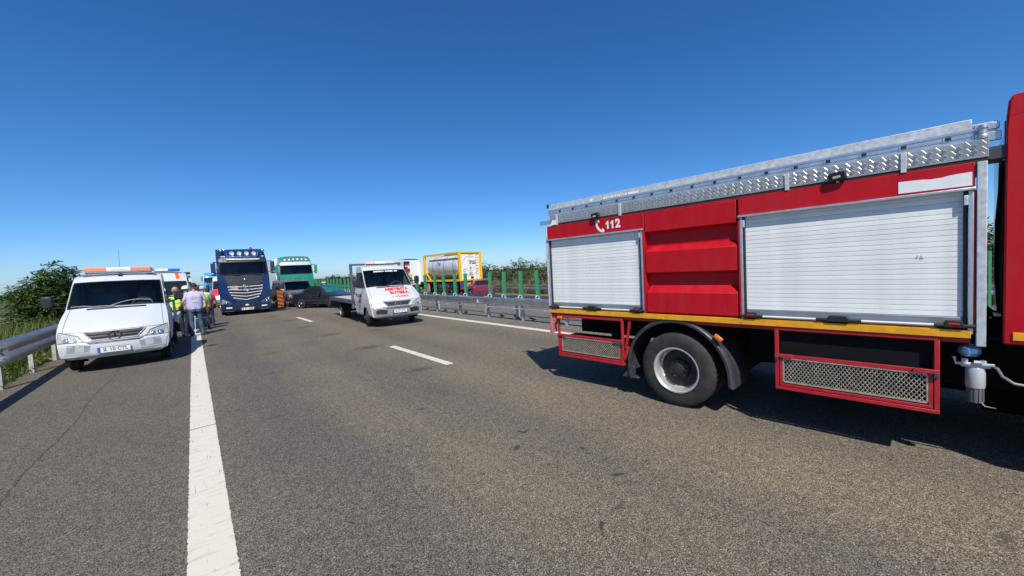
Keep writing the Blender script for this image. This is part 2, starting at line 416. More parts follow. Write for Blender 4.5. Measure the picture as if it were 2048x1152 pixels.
def groundmat():
    m = bpy.data.materials.new('grassy_soil'); m.use_nodes = True; t = m.node_tree; b = t.nodes['Principled BSDF']
    N = t.nodes.new; L = t.links.new
    tc = N('ShaderNodeTexCoord')
    n1 = N('ShaderNodeTexNoise'); n1.inputs['Scale'].default_value = .15; n1.inputs['Detail'].default_value = 8; L(tc.outputs['Object'], n1.inputs['Vector'])
    n2 = N('ShaderNodeTexNoise'); n2.inputs['Scale'].default_value = 6; n2.inputs['Detail'].default_value = 6; L(tc.outputs['Object'], n2.inputs['Vector'])
    r = N('ShaderNodeValToRGB'); L(n1.outputs[0], r.inputs[0])
    r.color_ramp.elements[0].position = .35; r.color_ramp.elements[0].color = (.045, .065, .018, 1)
    r.color_ramp.elements[1].position = .65; r.color_ramp.elements[1].color = (.13, .115, .045, 1)
    r2 = N('ShaderNodeValToRGB'); L(n2.outputs[0], r2.inputs[0])
    r2.color_ramp.elements[0].position = .3; r2.color_ramp.elements[0].color = (.5, .5, .5, 1); r2.color_ramp.elements[1].position = .7; r2.color_ramp.elements[1].color = (1.4, 1.3, 1.2, 1)
    mx = N('ShaderNodeMix'); mx.data_type = 'RGBA'; mx.blend_type = 'MULTIPLY'; mx.inputs[0].default_value = 1
    L(r.outputs[0], mx.inputs[6]); L(r2.outputs[0], mx.inputs[7]); L(mx.outputs[2], b.inputs['Base Color']); b.inputs['Roughness'].default_value = .95
    bp = N('ShaderNodeBump'); bp.inputs['Distance'].default_value = .1; L(n2.outputs[0], bp.inputs['Height']); L(bp.outputs[0], b.inputs['Normal'])
    return m
SOIL = groundmat()

def linepaint():
    m = bpy.data.materials.new('road_line_paint'); m.use_nodes = True; t = m.node_tree; b = t.nodes['Principled BSDF']
    N = t.nodes.new; L = t.links.new
    tc = N('ShaderNodeTexCoord')
    mp = N('ShaderNodeMapping'); mp.inputs['Scale'].default_value = (3, 14, 1); L(tc.outputs['Object'], mp.inputs[0])
    n = N('ShaderNodeTexNoise'); n.inputs['Scale'].default_value = 1.6; n.inputs['Detail'].default_value = 8; n.inputs['Roughness'].default_value = .65; L(mp.outputs[0], n.inputs['Vector'])
    mp2 = N('ShaderNodeMapping'); mp2.inputs['Scale'].default_value = (26, 2.4, 1); L(tc.outputs['Object'], mp2.inputs[0])
    n2 = N('ShaderNodeTexNoise'); n2.inputs['Scale'].default_value = 1.2; n2.inputs['Detail'].default_value = 6; L(mp2.outputs[0], n2.inputs['Vector'])
    r = N('ShaderNodeValToRGB'); L(n.outputs[0], r.inputs[0])
    r.color_ramp.elements[0].position = .30; r.color_ramp.elements[0].color = (.42, .375, .30, 1)
    r.color_ramp.elements[1].position = .46; r.color_ramp.elements[1].color = (.61, .555, .46, 1)
    r2 = N('ShaderNodeMapRange'); r2.inputs[1].default_value = .645; r2.inputs[2].default_value = .70; r2.inputs[3].default_value = 0; r2.inputs[4].default_value = .7; L(n2.outputs[0], r2.inputs[0])
    mx = N('ShaderNodeMix'); mx.data_type = 'RGBA'; L(r2.outputs[0], mx.inputs[0]); L(r.outputs[0], mx.inputs[6]); mx.inputs[7].default_value = (.18, .165, .14, 1)
    L(mx.outputs[2], b.inputs['Base Color']); b.inputs['Roughness'].default_value = .7
    bp = N('ShaderNodeBump'); bp.inputs['Strength'].default_value = .35; bp.inputs['Distance'].default_value = .01; L(n.outputs[0], bp.inputs['Height']); L(bp.outputs[0], b.inputs['Normal'])
    return m
LINE = linepaint()

# ------------------------------------------------------------------ setting: ground, roads, markings
def strip(name, prof, y0, y1, mat, ny=1):
    mb = MB(); rings = [[(x, y0 + (y1 - y0) * i / ny, z) for x, z in prof] for i in range(ny + 1)]
    mb.loft(rings, False); return struct(mb.build(name, mat, None, 0, recalc=False))
strip('ground', [(-4000, -1.2), (-60, -1.1), (-10, -.95), (-5.5, -.55), (-3.4, -.06), (-3.0, -.06), (8, -.06), (11, -.10), (22, -.42), (25, -.55), (60, -.9), (4000, -1.2)], -300, 6000, SOIL, 1)
strip('road', [(-3.22, 0), (8.42, 0)], -40, 700, ASPH)
strip('median', [(8.42, -.006), (8.9, .02), (9.7, .02), (10.4, -.01)], -40, 700, ASPH2)
def crossfall(x): return -.01 - .03 * (x - 10.4)
strip('opposite_road', [(10.4, crossfall(10.4) + .004), (22.3, crossfall(22.3))], -40, 700, ASPH2)

def marking(name, x0, x1, y0, y1, z=.004, step=.12, jit=.006, zf=None):
    mb = MB(); n = max(2, min(500, int((y1 - y0) / step))); rings = []
    for i in range(n + 1):
        f = i / n; y = y0 + (y1 - y0) * (f ** 1.8 if y1 - y0 > 50 else f)
        j = jit if y < 25 else 0
        xa, xb = x0 + rnd.uniform(-j, j), x1 + rnd.uniform(-j, j)
        rings.append([(xa, y, z + (zf(xa) if zf else 0)), (xb, y, z + (zf(xb) if zf else 0))])
    mb.loft(rings, False); return struct(mb.build(name, LINE, None, 0, recalc=False))
mb = MB(); rings = []; y = .2
while y < 320:
    j = .0035 if y < 14 else .0; k = rnd.random() < .04
    rings.append([(-.165 + rnd.uniform(-j, j) + (.008 if k and y < 14 else 0), y, .004), (.108 + rnd.uniform(-j, j) - (.009 if rnd.random() < .04 and y < 14 else 0), y, .004)])
    y += .016 if y < 6 else (.03 if y < 14 else 2.0)
mb.loft(rings, False); struct(mb.build('edge_line', LINE, None, 0, recalc=False))
marking('median_edge_line', 7.87, 8.13, -8, 320)
for k in range(-1, 22): marking('lane_dash', 3.89, 4.06, 7.0 + 12 * k, 10.05 + 12 * k)
marking('opposite_edge_line', 19.0, 19.2, 5, 320, zf=crossfall)
# the open joint down the hard shoulder and a crack across the edge line
mb = MB(); rings = []
y = 4.0
while y < 13.6:
    x = -1.49 + .03 * math.sin(y * 1.7) + rnd.uniform(-.012, .012); wv = rnd.uniform(.003, .011)
    rings.append([(x - wv, y, .003), (x + wv, y, .003)]); y += .07
mb.loft(rings, False)
TAR = M('tar_crack', (.035, .032, .03), .85, var=.3, scale=30)
struct(mb.build('joint_crack', M('worn_joint', (.062, .055, .046), .9, var=.35, scale=12), None, 0, recalc=False))
mb = MB(); rings = []
for i in range(15):
    x = -.166 + .274 * i / 14; yy = 6.62 + .06 * x + rnd.uniform(-.012, .012)
    rings.append([(x, yy - .006, .007), (x, yy + .008, .007)])
mb.loft(rings, False); struct(mb.build('line_crack', TAR, None, 0, recalc=False))
# small tar spots and scuffs on the lanes
mb = MB()
for i in range(90):
    x = rnd.uniform(.3, 7.6); y = rnd.uniform(.2, 1) ** 1.6 * 16 + .3; r_ = rnd.uniform(.006, .028); n = 9; a0 = rnd.uniform(0, 6.28); el = rnd.uniform(1, 3.2)
    ps = []
    for k in range(n):
        a = 2 * math.pi * k / n; q = r_ * rnd.uniform(.55, 1.15); px_, py_ = q * math.cos(a) * el, q * math.sin(a)
        ps.append((x + px_ * math.cos(a0) - py_ * math.sin(a0), y + px_ * math.sin(a0) + py_ * math.cos(a0), .003))
    mb.poly(ps)
o = mb.build('tar_spots', TAR, None, 0, kind='stuff'); o['label'] = 'small dark tar spots scattered over the traffic lanes'
# loose grit along the median edge
mb = MB()
for i in range(900):
    x = 8.45 + abs(rnd.gauss(0, .45)); yv = rnd.uniform(6, 22); s = rnd.uniform(.008, .028)
    if x > 10: continue
    z0 = .0 if x < 8.5 else .012
    mb.obox((x, yv, z0 + s * .3), (s, s * rnd.uniform(.6, 1.2), s * .7), Matrix.Rotation(rnd.uniform(0, 3), 3, 'Z'))
mb.build('gravel', M('grit_stone', (.24, .22, .19), .9, var=.4, scale=20), None, 0, kind='stuff')['label'] = 'loose grit scattered along the foot of the median barrier'

# ------------------------------------------------------------------ guard rails
def wbeam(zlo, zhi, d=.08):
    h = zhi - zlo
    return [(0, zlo), (d * .35, zlo + .006), (d * .9, zlo + h * .09), (d, zlo + h * .22), (d * .9, zlo + h * .32), (d * .35, zlo + h * .45), (d * .25, zlo + h * .5), (d * .35, zlo + h * .55), (d * .9, zlo + h * .68), (d, zlo + h * .78), (d * .9, zlo + h * .91), (d * .35, zhi - .006), (0, zhi)]
def rail_thing(name, label, x, face, zlo, zhi, ys, seg, post_ys, post_x, base, group=None, d=.08, postw=.12, box=False):
    t = thing(name, label, 'guardrail', (x, ys[0], 0), 0, group)
    mb = MB(); p = wbeam(zlo, zhi, d); th = .004
    if box: h_ = zhi - zlo; p = [(0, zlo), (d * .5, zlo + .004), (d * .86, zlo + .02), (d * .9, zlo + .045), (d * .72, zlo + .06), (d * .78, zlo + h_ * .5), (d * .95, zhi - .075), (d * .97, zhi - .06), (d * .80, zhi - .03), (d * .4, zhi - .008), (0, zhi)]
    ring = [(face * a, z) for a, z in p] + [(face * (a - th), z) for a, z in reversed(p)]
    mb.loft([[(a, 0, z) for a, z in ring], [(a, seg + .22, z) for a, z in ring]], True, True)
    h = zhi - zlo
    for yy in (.06, .16):                                # splice bolts
        for f in (.16, .30, .5, .70, .86):
            mb.ell((face * (d * (.95 if f != .5 else .1) + .006), yy, zlo + h * f), (.012, .014, .014), 6, 4)
    me = mb.mesh('beam', GALVM if box else GALVR, 40)
    n = int((ys[1] - ys[0]) / seg)
    for i in range(n):
        o = link('beam', me, t, loc=(face * .002 * (i % 2), i * seg, 0))
    pm = MB(); w_ = postw
    for (a, b, c, e) in ((-.5, .5, -.5, -.4), (-.5, -.42, -.4, .4), (-.5, .5, .4, .5)):
        pm.box(a * w_, b * w_, c * w_, e * w_, base, zhi - .06)
    pm.box(min(0, face * abs(x - post_x)), max(0, face * abs(x - post_x)), -.04, .04, zlo + h * .3, zlo + h * .7)
    pme = pm.mesh('post', GALVP, 30)
    for yv in post_ys: link('post', pme, t, loc=(post_x - x, yv - ys[0], 0))
    return t
lr = rail_thing('guardrail', 'weathered steel guardrail along the grass verge beside the hard shoulder', -3.0, 1, .50, 1.0, (-4.0, 56.0), 4.0, [y for y in np.arange(8.55, 56, 2.0)], -3.12, -.5, d=.075, postw=.075)
mb = MB(); mb.prism([(-.16, .78), (.0, .82), (.16, .81), (.16, .70), (.0, .70)], lambda u, q, dd: (dd, u, q), .03, .05)
o = mb.build('reflector', PLATEW, lr, 0); o.location = (0, 16.3, 0)
mr_ = rail_thing('guardrail', 'galvanised near beam of the median barrier carrying the green panels', 8.9, -1, .55, .84, (-6.0, 66.0), 4.0, [10.5 + 2.1 * i for i in range(-7, 26)], 9.02, -.05, 'median barrier rails', d=.09, postw=.085, box=True)
mb = MB(); mb.tube([(-.02, 0, .46), (-.02, 72, .46)], .024, 8)
mb.build('lower_rail', GALV, mr_, 30)
cl = MB(); cl.box(-.07, .03, -.05, .05, .43, .49); cme = cl.mesh('clamp', GALVP, 0)
for i in range(30): link('clamp', cme, mr_, loc=(0, 15.2 + i * 1.6, 0))
rail_thing('guardrail', 'far beam of the median barrier behind the green panels', 9.75, 1, .55, .84, (-6.0, 66.0), 4.0, [11.5 + 2.1 * i for i in range(-7, 25)], 9.62, -.05, 'median barrier rails', d=.09, postw=.11)
rail_thing('guardrail', 'steel guardrail in front of the hedge on the far side of the opposite road', 22.4, -1, .0, .42, (-6.0, 90.0), 4.0, [i * 4.0 for i in range(0, 22)], 22.55, -.7)
mb = MB(); mb.prism([(-.05, .60), (.01, .74), (.06, .72), (.07, .60)], lambda u, q, dd: (dd, u, q), -.10, -.09)
o = mb.build('torn_tag', M('paper_tag', (.7, .68, .6), .7, dirt=(.3, .15, .05)), mr_, 0); o.location = (0, 19.0, 0)

# green anti-glare panels on the median barrier
pb = MB()
pts = [(-.085, .010), (-.06, -.006), (0, -.012), (.06, -.006), (.085, .010)]
ring = pts + [(x, y + .010) for x, y in reversed(pts)]
pb.loft([[(x, y, 0) for x, y in ring], [(x, y, .93) for x, y in ring], [(x * .93, y, .95) for x, y in ring]], True, True)
pme = pb.mesh('blade', GREENPN, 40)
bb = MB()
for i in range(8):
    a0 = math.pi * (i - 1) / 6
    bb.obox((-.02 + .07 * math.cos(a0), -.03, .0 + .065 * math.sin(a0)), (.04, .05, .022), Matrix.Rotation(-(a0 + math.pi / 2), 3, 'Y'))
bb.box(-.1, .1, -.05, .05, -.06, -.045)
bme = bb.mesh('bracket', M('pale_bracket', (.62, .64, .60), .5, .2), 30)
near = [9.68, 10.57, 11.53, 12.42, 14.19, 15.06, 16.04, 16.91]
names = ['nearest to the fire truck', 'second from the fire truck', 'third from the fire truck', 'fourth from the fire truck, just before the gap', 'just beyond the gap in the row', 'second beyond the gap in the row', 'third beyond the gap in the row', 'fourth beyond the gap, near the tow truck bonnet']
ylist = [(-.02, 'green anti-glare panel seen between the fire truck body and its cab')] + [(y, 'green anti-glare panel on the median rail, ' + n_) for y, n_ in zip(near, names)]
yy = 17.9
while yy < 66: ylist.append((yy, 'green anti-glare panel in the dense far row of the median barrier')); yy += .96
for i, (y, lb) in enumerate(ylist):
    t = thing('antiglare_panel', lb, 'barrier panel', (9.05, y, .84), rnd.uniform(-.12, .12), 'green anti-glare panels on the median barrier')
    t.rotation_euler[1] = rnd.uniform(-.05, .02)
    link('blade', pme, t); link('bracket', bme, t, loc=(-.06, 0, .03))

# ------------------------------------------------------------------ vegetation
def leafmat(name, c0, c1, trans=.3):
    m = bpy.data.materials.new(name); m.use_nodes = True; t = m.node_tree; b = t.nodes['Principled BSDF']; o = t.nodes['Material Output']
    N = t.nodes.new; L = t.links.new
    g = N('ShaderNodeTexCoord')
    n1 = N('ShaderNodeTexNoise'); n1.inputs['Scale'].default_value = 1.3; n1.inputs['Detail'].default_value = 2; L(g.outputs['Object'], n1.inputs['Vector'])
    n2 = N('ShaderNodeTexNoise'); n2.inputs['Scale'].default_value = 14; n2.inputs['Detail'].default_value = 2; L(g.outputs['Object'], n2.inputs['Vector'])
    a = N('ShaderNodeMath'); a.operation = 'ADD'; L(n1.outputs[0], a.inputs[0]); L(n2.outputs[0], a.inputs[1])
    r = N('ShaderNodeMapRange'); r.inputs[1].default_value = .7; r.inputs[2].default_value = 1.3; L(a.outputs[0], r.inputs[0])
    mx = N('ShaderNodeMix'); mx.data_type = 'RGBA'; mx.inputs[6].default_value = (*c0, 1); mx.inputs[7].default_value = (*c1, 1); L(r.outputs[0], mx.inputs[0])
    L(mx.outputs[2], b.inputs['Base Color']); b.inputs['Roughness'].default_value = .5; b.inputs['Specular IOR Level'].default_value = .35
    tr = N('ShaderNodeBsdfTranslucent'); L(mx.outputs[2], tr.inputs[0])
    ms = N('ShaderNodeMixShader'); ms.inputs[0].default_value = trans; L(b.outputs[0], ms.inputs[1]); L(tr.outputs[0], ms.inputs[2]); L(ms.outputs[0], o.inputs[0])
    return m
LEAF = leafmat('broad_leaf', (.028, .070, .015), (.095, .150, .034), .35)
LEAFD = leafmat('dark_hedge_leaf', (.030, .062, .015), (.105, .135, .036))
WEED = leafmat('weed_leaf', (.06, .11, .02), (.17, .20, .05), .35)
STRAW = leafmat('dry_straw', (.17, .14, .055), (.30, .25, .11))
FARLEAF = leafmat('far_leaf', (.03, .055, .03), (.05, .08, .04))
npr = np.random.default_rng(11)
def quads_mesh(name, V, mat):
    """V: (n,4,3) leaf quads"""
    n = len(V); me = bpy.data.meshes.new(name)
    me.vertices.add(n * 4); me.loops.add(n * 4); me.polygons.add(n)
    me.vertices.foreach_set('co', V.reshape(-1).astype(np.float32))
    me.loops.foreach_set('vertex_index', np.arange(n * 4, dtype=np.int32))
    me.polygons.foreach_set('loop_start', np.arange(0, n * 4, 4, dtype=np.int32))
    me.polygons.foreach_set('loop_total', np.full(n, 4, dtype=np.int32))
    me.materials.append(mat); me.update(calc_edges=True); return me
def unit(a): return a / (np.linalg.norm(a, axis=-1, keepdims=True) + 1e-9)
def leaf_quads(P, D, Nn, ln, wd):
    """kite shaped leaves: base P, direction D, normal N"""
    D = unit(D); S = unit(np.cross(D, Nn)); Nn = np.cross(S, D)
    ln = np.asarray(ln)[:, None]; wd = np.asarray(wd)[:, None]
    return np.stack([P, P + D * ln * .45 + S * wd * .5 - Nn * ln * .05, P + D * ln - Nn * ln * .12, P + D * ln * .45 - S * wd * .5 - Nn * ln * .05], 1)
def sprays(C, O, n_leaf, rach, ln, wd, droop=.5):
    """compound leaves: at C heading O"""
    out = []
    k = len(C); O = unit(O); up = np.array([0, 0, 1.0])
    S = unit(np.cross(O, up + npr.normal(0, .25, (k, 3))))
    for i in range(n_leaf):
        f = (i + 1) / n_leaf
        P = C + O * rach * f - up * (rach * droop * f * f)
        sg = 1 if i % 2 else -1
        D = O * .55 + S * sg + npr.normal(0, .22, (k, 3)) - up * .25
        if i == n_leaf - 1: D = O - up * .4
        Nn = up + npr.normal(0, .35, (k, 3))
        s = npr.uniform(.7, 1.2, k)
        out.append(leaf_quads(P, D, Nn, ln * s, wd * s))
    return np.concatenate(out)
def tree(name, label, cat, loc, blobs, trunk_h, r0, n_spray, leaf=(.17, .075), rach=.42, mat=LEAF, group=None, n_leaf=9):
    """blobs: list of (x,y,z,rx,rz) lobes of the crown, local"""
    t = thing(name, label, cat, loc, 0, group)
    mb = MB()
    top = (rnd.uniform(-.1, .1), rnd.uniform(-.1, .1), trunk_h)
    mb.tube([(0, 0, -.2), (rnd.uniform(-.05, .05), 0, trunk_h * .5), top], [r0, r0 * .8, r0 * .55], 8)
    for (x, y, z, rx, rz) in blobs:
        mb.tube([(top[0] * .5, top[1] * .5, trunk_h * .55), (x * .45, y * .45, trunk_h * .5 + z * .45), (x, y, z)], [r0 * .5, r0 * .35, r0 * .12], 6)
        for q in range(4):
            a = rnd.uniform(0, 6.28); e = rnd.uniform(-.3, .9)
            mb.tube([(x * .8, y * .8, z * .85), (x + rx * .8 * math.cos(a), y + rx * .8 * math.sin(a), z + rz * .8 * e)], [r0 * .16, r0 * .05], 5)
    mb.build('trunk', BARK, t, 40)
    tot = sum(b[3] ** 2 for b in blobs); Vs = []
    for (x, y, z, rx, rz) in blobs:
        n = max(12, int(n_spray * rx * rx / tot))
        d = unit(npr.normal(0, 1, (n, 3))); rr = npr.uniform(.55, 1.0, n)[:, None] ** .6
        C = np.array([x, y, z]) + d * rr * np.array([rx, rx, rz])
        O = d * np.array([1, 1, .45]) + npr.normal(0, .3, (n, 3)) + np.array([0, 0, .1])
        Vs.append(sprays(C - O * rach * .3, O, n_leaf, rach, leaf[0], leaf[1]))
    link('crown', quads_mesh('crown', np.concatenate(Vs), mat), t)
    return t
tree('tree', 'broad bushy tree at the left edge of the photo behind the weeds', 'tree', (-6.12, 29.5, -.8), [(-.15, 0, 2.2, .75, .7), (.1, .1, 2.75, .7, .6), (.55, -.1, 2.1, .8, .8), (.1, -.4, 1.4, .9, .6), (-.35, 0, 2.75, .35, .3)], 1.5, .10, 520, (.20, .085))
tree('tree', 'dark green tree between the leftmost tree and the tall slim one', 'tree', (-5.85, 30.6, -.8), [(0, 0, 2.3, .9, .8), (-.1, 0, 3.05, .65, .55), (.3, -.3, 1.5, 1.0, .8)], 1.5, .09, 420, (.20, .085))
tree('tree', 'tall slim tree rising just left of the white breakdown truck cab', 'tree', (-5.38, 29.8, -.8), [(0, 0, 2.2, .8, .9), (-.1, 0, 3.0, .6, .7), (.08, 0, 3.75, .5, .45), (.3, 0, 1.4, .8, .7)], 2.0, .09, 460, (.20, .085))
tree('tree', 'tree top peeping over the orange light bar of the left truck', 'tree', (-6.25, 37.0, -.8), [(0, 0, 2.4, 1.0, .9), (.45, 0, 3.6, .55, .5), (-.5, 0, 3.2, .6, .6)], 1.8, .09, 380, (.2, .085))

def grass_mesh(name, P, h, n_blade, width, spread, mat, curve=.45):
    k = len(P); out = []
    for i in range(n_blade):
        a = npr.uniform(0, 2 * np.pi, k); lean = npr.uniform(.1, 1.0, k) * spread
        O = np.stack([np.cos(a), np.sin(a), np.zeros(k)], 1)
        hh = h * npr.uniform(.55, 1.15, k)
        S = np.stack([-np.sin(a + npr.normal(0, .6, k)), np.cos(a), np.zeros(k)], 1) * width * .5 * npr.uniform(.7, 1.3, k)[:, None]
        p0 = P + O * .02; p1 = P + O * (lean * hh * curve)[:, None] + np.array([0, 0, 1]) * (hh * .6)[:, None]
        p2 = P + O * (lean * hh)[:, None] + np.array([0, 0, 1]) * (hh * (1 - .35 * lean))[:, None]
        out.append(np.stack([p0 - S, p0 + S, p1 + S * .9, p1 - S * .9], 1))
        out.append(np.stack([p1 - S * .9, p1 + S * .9, p2 + S * .1, p2 - S * .1], 1))
    return quads_mesh(name, np.concatenate(out), mat)
def zleft(x): return np.interp(x, [-60, -10, -5.5, -3.4, -3.0], [-1.1, -.95, -.55, -.06, -.06])
def stuff(o, label): o['kind'] = 'stuff'; o['label'] = label; return o
# low weeds under the rail
n = 1500; X = -3.22 - np.abs(npr.normal(0, .45, n)); Y = 7 + npr.random(n) ** 1.3 * 40
stuff(link('grass', grass_mesh('grass', np.stack([X, Y, zleft(X)], 1), .22 * npr.uniform(.6, 1.5, n), 9, .022, .9, WEED)), 'short green grass growing at the foot of the left guardrail')
n = 900; X = -3.25 - np.abs(npr.normal(0, .5, n)); Y = 8 + npr.random(n) ** 1.3 * 34
C = np.stack([X, Y, zleft(X) + npr.uniform(.02, .25, n)], 1); O = npr.normal(0, 1, (n, 3)) * np.array([1, 1, .2])
stuff(link('weeds', quads_mesh('weeds', sprays(C, O, 7, .22, .10, .05, .3), WEED)), 'leafy low weeds crowding under the left guardrail')
# tall weeds and straw behind the rail
n = 2600; X = -3.5 - npr.random(n) * 4.5; Y = 9 + npr.random(n) ** 1.2 * 32; hh = np.interp(X, [-8, -5, -3.5], [1.2, 1.3, .75]) * npr.uniform(.55, 1.1, n)
stuff(link('tall_grass', grass_mesh('tall_grass', np.stack([X, Y, zleft(X)], 1), hh, 9, .026, .55, WEED)), 'tall green weeds on the slope behind the left guardrail')
n = 700; X = -3.8 - npr.random(n) * 4.0; Y = 9 + npr.random(n) ** 1.2 * 32
stuff(link('dry_grass', grass_mesh('dry_grass', np.stack([X, Y, zleft(X)], 1), np.interp(X, [-8, -3.8], [1.5, 1.0]) * npr.uniform(.6, 1.1, n), 7, .016, .4, STRAW)), 'pale dry stalks standing among the weeds on the left')
n = 1700; X = -3.9 - npr.random(n) * 4.2; Y = 12 + npr.random(n) * 24
C = np.stack([X, Y, zleft(X) + npr.random(n) * np.interp(X, [-8, -3.9], [1.5, .8])], 1); O = npr.normal(0, 1, (n, 3)) * np.array([1, 1, .3]) + np.array([.3, -.3, 0])
kp = ~((X < -5.6) & (C[:, 2] > .1)); C = C[kp]; O = O[kp]
stuff(link('undergrowth', quads_mesh('undergrowth', sprays(C, O, 7, .32, .15, .06, .4), LEAF)), 'leafy undergrowth below the trees on the left verge')
# far tree line beyond the left field
n = 2600; X = -30 - npr.random(n) * 170; Y = 290 + npr.normal(0, 6, n); top = 4.2 + 1.4 * np.sin(X * .11) + 1.0 * np.sin(X * .37)
C = np.stack([X, Y, -1 + npr.random(n) * top], 1)
stuff(link('treeline', quads_mesh('treeline', leaf_quads(C, npr.normal(0, 1, (n, 3)), npr.normal(0, 1, (n, 3)), npr.uniform(1, 2.2, n), npr.uniform(.8, 1.8, n)), FARLEAF)), 'far dark line of trees beyond the field on the left')
# hedge along the far side of the opposite road
def hedge(name, label, x0, y0, y1, n, topf, base, leaf, mat, depth=3.0):
    Y = y0 + npr.random(n) ** 1.4 * (y1 - y0)
    u = npr.random(n) ** .75; top = topf(Y)
    X = x0 + npr.random(n) * depth * (.35 + .65 * (1 - u)) + .5 * np.sin(Y * 1.9) * (1 - u)
    C = np.stack([X, Y, base + u * (top - base)], 1)
    O = npr.normal(0, 1, (n, 3)) + np.array([-.8, -.3, .35])
    V = sprays(C, O, 6, .45 * leaf, .30 * leaf, .13 * leaf, .3)
    return stuff(link(name, quads_mesh(name, V, mat)), label)
def topn(Y): return 2.35 + .28 * np.sin(Y * 1.1) + .22 * np.sin(Y * 2.7 + 1) + .16 * np.sin(Y * 6.1) - .35 * np.clip((Y - 26) / 14, 0, 1.5) + npr.normal(0, .12, len(Y))
hedge('hedge', 'dense green hedge behind the guardrail on the right of the opposite road', 25.2, -2, 46, 6500, topn, -.6, .8, LEAFD)
hedge('hedge', 'thin far continuation of the roadside hedge behind the green panels', 26, 46, 240, 3200, lambda Y: 1.5 + .25 * np.sin(Y * .5) + npr.normal(0, .2, len(Y)), -.8, 1.5, LEAFD)
n = 1500; X = 23.1 + npr.random(n) * 2.4; Y = -1 + npr.random(n) * 46
stuff(link('dry_grass', grass_mesh('dry_grass', np.stack([X, Y, np.full(n, -.5)], 1), npr.uniform(.6, 1.45, n), 8, .03, .5, STRAW)), 'dry yellow grass in front of the right hand hedge')
n = 900; X = 23.2 + npr.random(n) * 2.4; Y = -1 + npr.random(n) * 46
stuff(link('grass', grass_mesh('grass', np.stack([X, Y, np.full(n, -.5)], 1), npr.uniform(.5, 1.0, n), 8, .03, .6, WEED)), 'green grass mixed in front of the right hand hedge')
for i, (x, y, h, lb) in enumerate([(24.2, 92, 3.5, 'round dark tree just right of the green truck mirror'), (26.5, 89, 3.1, 'small thin tree above the far green panels, second from the green truck'), (27.5, 84, 3.2, 'small reddish bush above the far green panels, middle of the row'), (28.2, 77, 3.4, 'bushy tree above the far panels just left of the tow truck frame')]):
    tree('tree', lb, 'tree', (x, y, -.9), [(0, 0, h * .55, 1.6, h * .33), (.6, 0, h * .75, .9, h * .22), (-.8, .2, h * .62, 1.0, h * .25)], h * .5, .1, 220, (.42, .2), .8, LEAFD, 'small trees beyond the far green panels', 7)
# ------------------------------------------------------------------ fire truck (x forward, y into the truck, side plane y = 0)
ft = thing('fire_truck', 'red fire truck with white roller shutters and the number 112, in the right foreground', 'fire truck', (4.73, 2.57, 0), R(-86.13))
def sp(u, q, off): return Vector((u, -off, q))           # side plane mapping
core = MB(); core.box(-2.03, 2.49, .10, 2.42, 1.16, 2.53)
core.build('body', RED, ft, 0, .01)
def panel(name, x0, x1, z0, z1, y0, y1, mat, bev=.004, parent=ft):
    mb = MB(); mb.box(x0, x1, y0, y1, z0, z1); return mb.build(name, mat, parent, 30, bev)
panel('header_panel', -2.065, -.365, 2.345, 2.555, .0, .098, RED)
hp = panel('header_panel', .79, 2.505, 2.36, 2.558, .0, .098, RED)
# white patched sticker with a torn upper edge
mb = MB(); up = [(2.49, 2.482), (2.42, 2.480), (2.36, 2.476), (2.33, 2.468), (2.26, 2.466), (2.21, 2.474), (2.12, 2.478), (2.068, 2.479)]
mb.prism([(2.068, 2.379), (2.49, 2.374)] + up, sp, .001, .0035); mb.build('sticker', WHITEP, hp, 0)
# rubber and drip rails
panel('drip_rail', -2.07, -.36, 2.318, 2.342, -.022, .06, ALUR)
panel('drip_rail', .785, 2.51, 2.335, 2.358, -.022, .06, ALUR)
# jambs and guide tracks
panel('jamb', -2.065, -2.04, 1.205, 2.317, -.004, .1, ALUR); panel('guide_track', -2.038, -2.018, 1.205, 2.317, .012, .1, BLACK)
panel('jamb', -.405, -.378, 1.205, 2.317, -.006, .1, ALUR); panel('guide_track', -.432, -.407, 1.205, 2.317, .012, .1, BLACK)
panel('jamb', .803, .828, 1.205, 2.333, -.006, .1, ALUR); panel('guide_track', .83, .848, 1.205, 2.333, .012, .1, BLACK)
panel('jamb', 2.470, 2.500, 1.165, 2.333, -.004, .1, ALUR); panel('guide_track', 2.447, 2.469, 1.205, 2.333, .016, .1, BLACK)
panel('post', -.376, -.345, 1.20, 2.54, -.006, .1, RED); panel('post', .782, .801, 1.20, 2.34, -.004, .1, RED); panel('post', 2.501, 2.513, 1.20, 2.333, -.002, .1, RED)
for x in (-.419, .838, 2.458):
    o = panel('roller_bracket', x - .012, x + .012, 2.22, 2.30, -.008, .012, GALV)
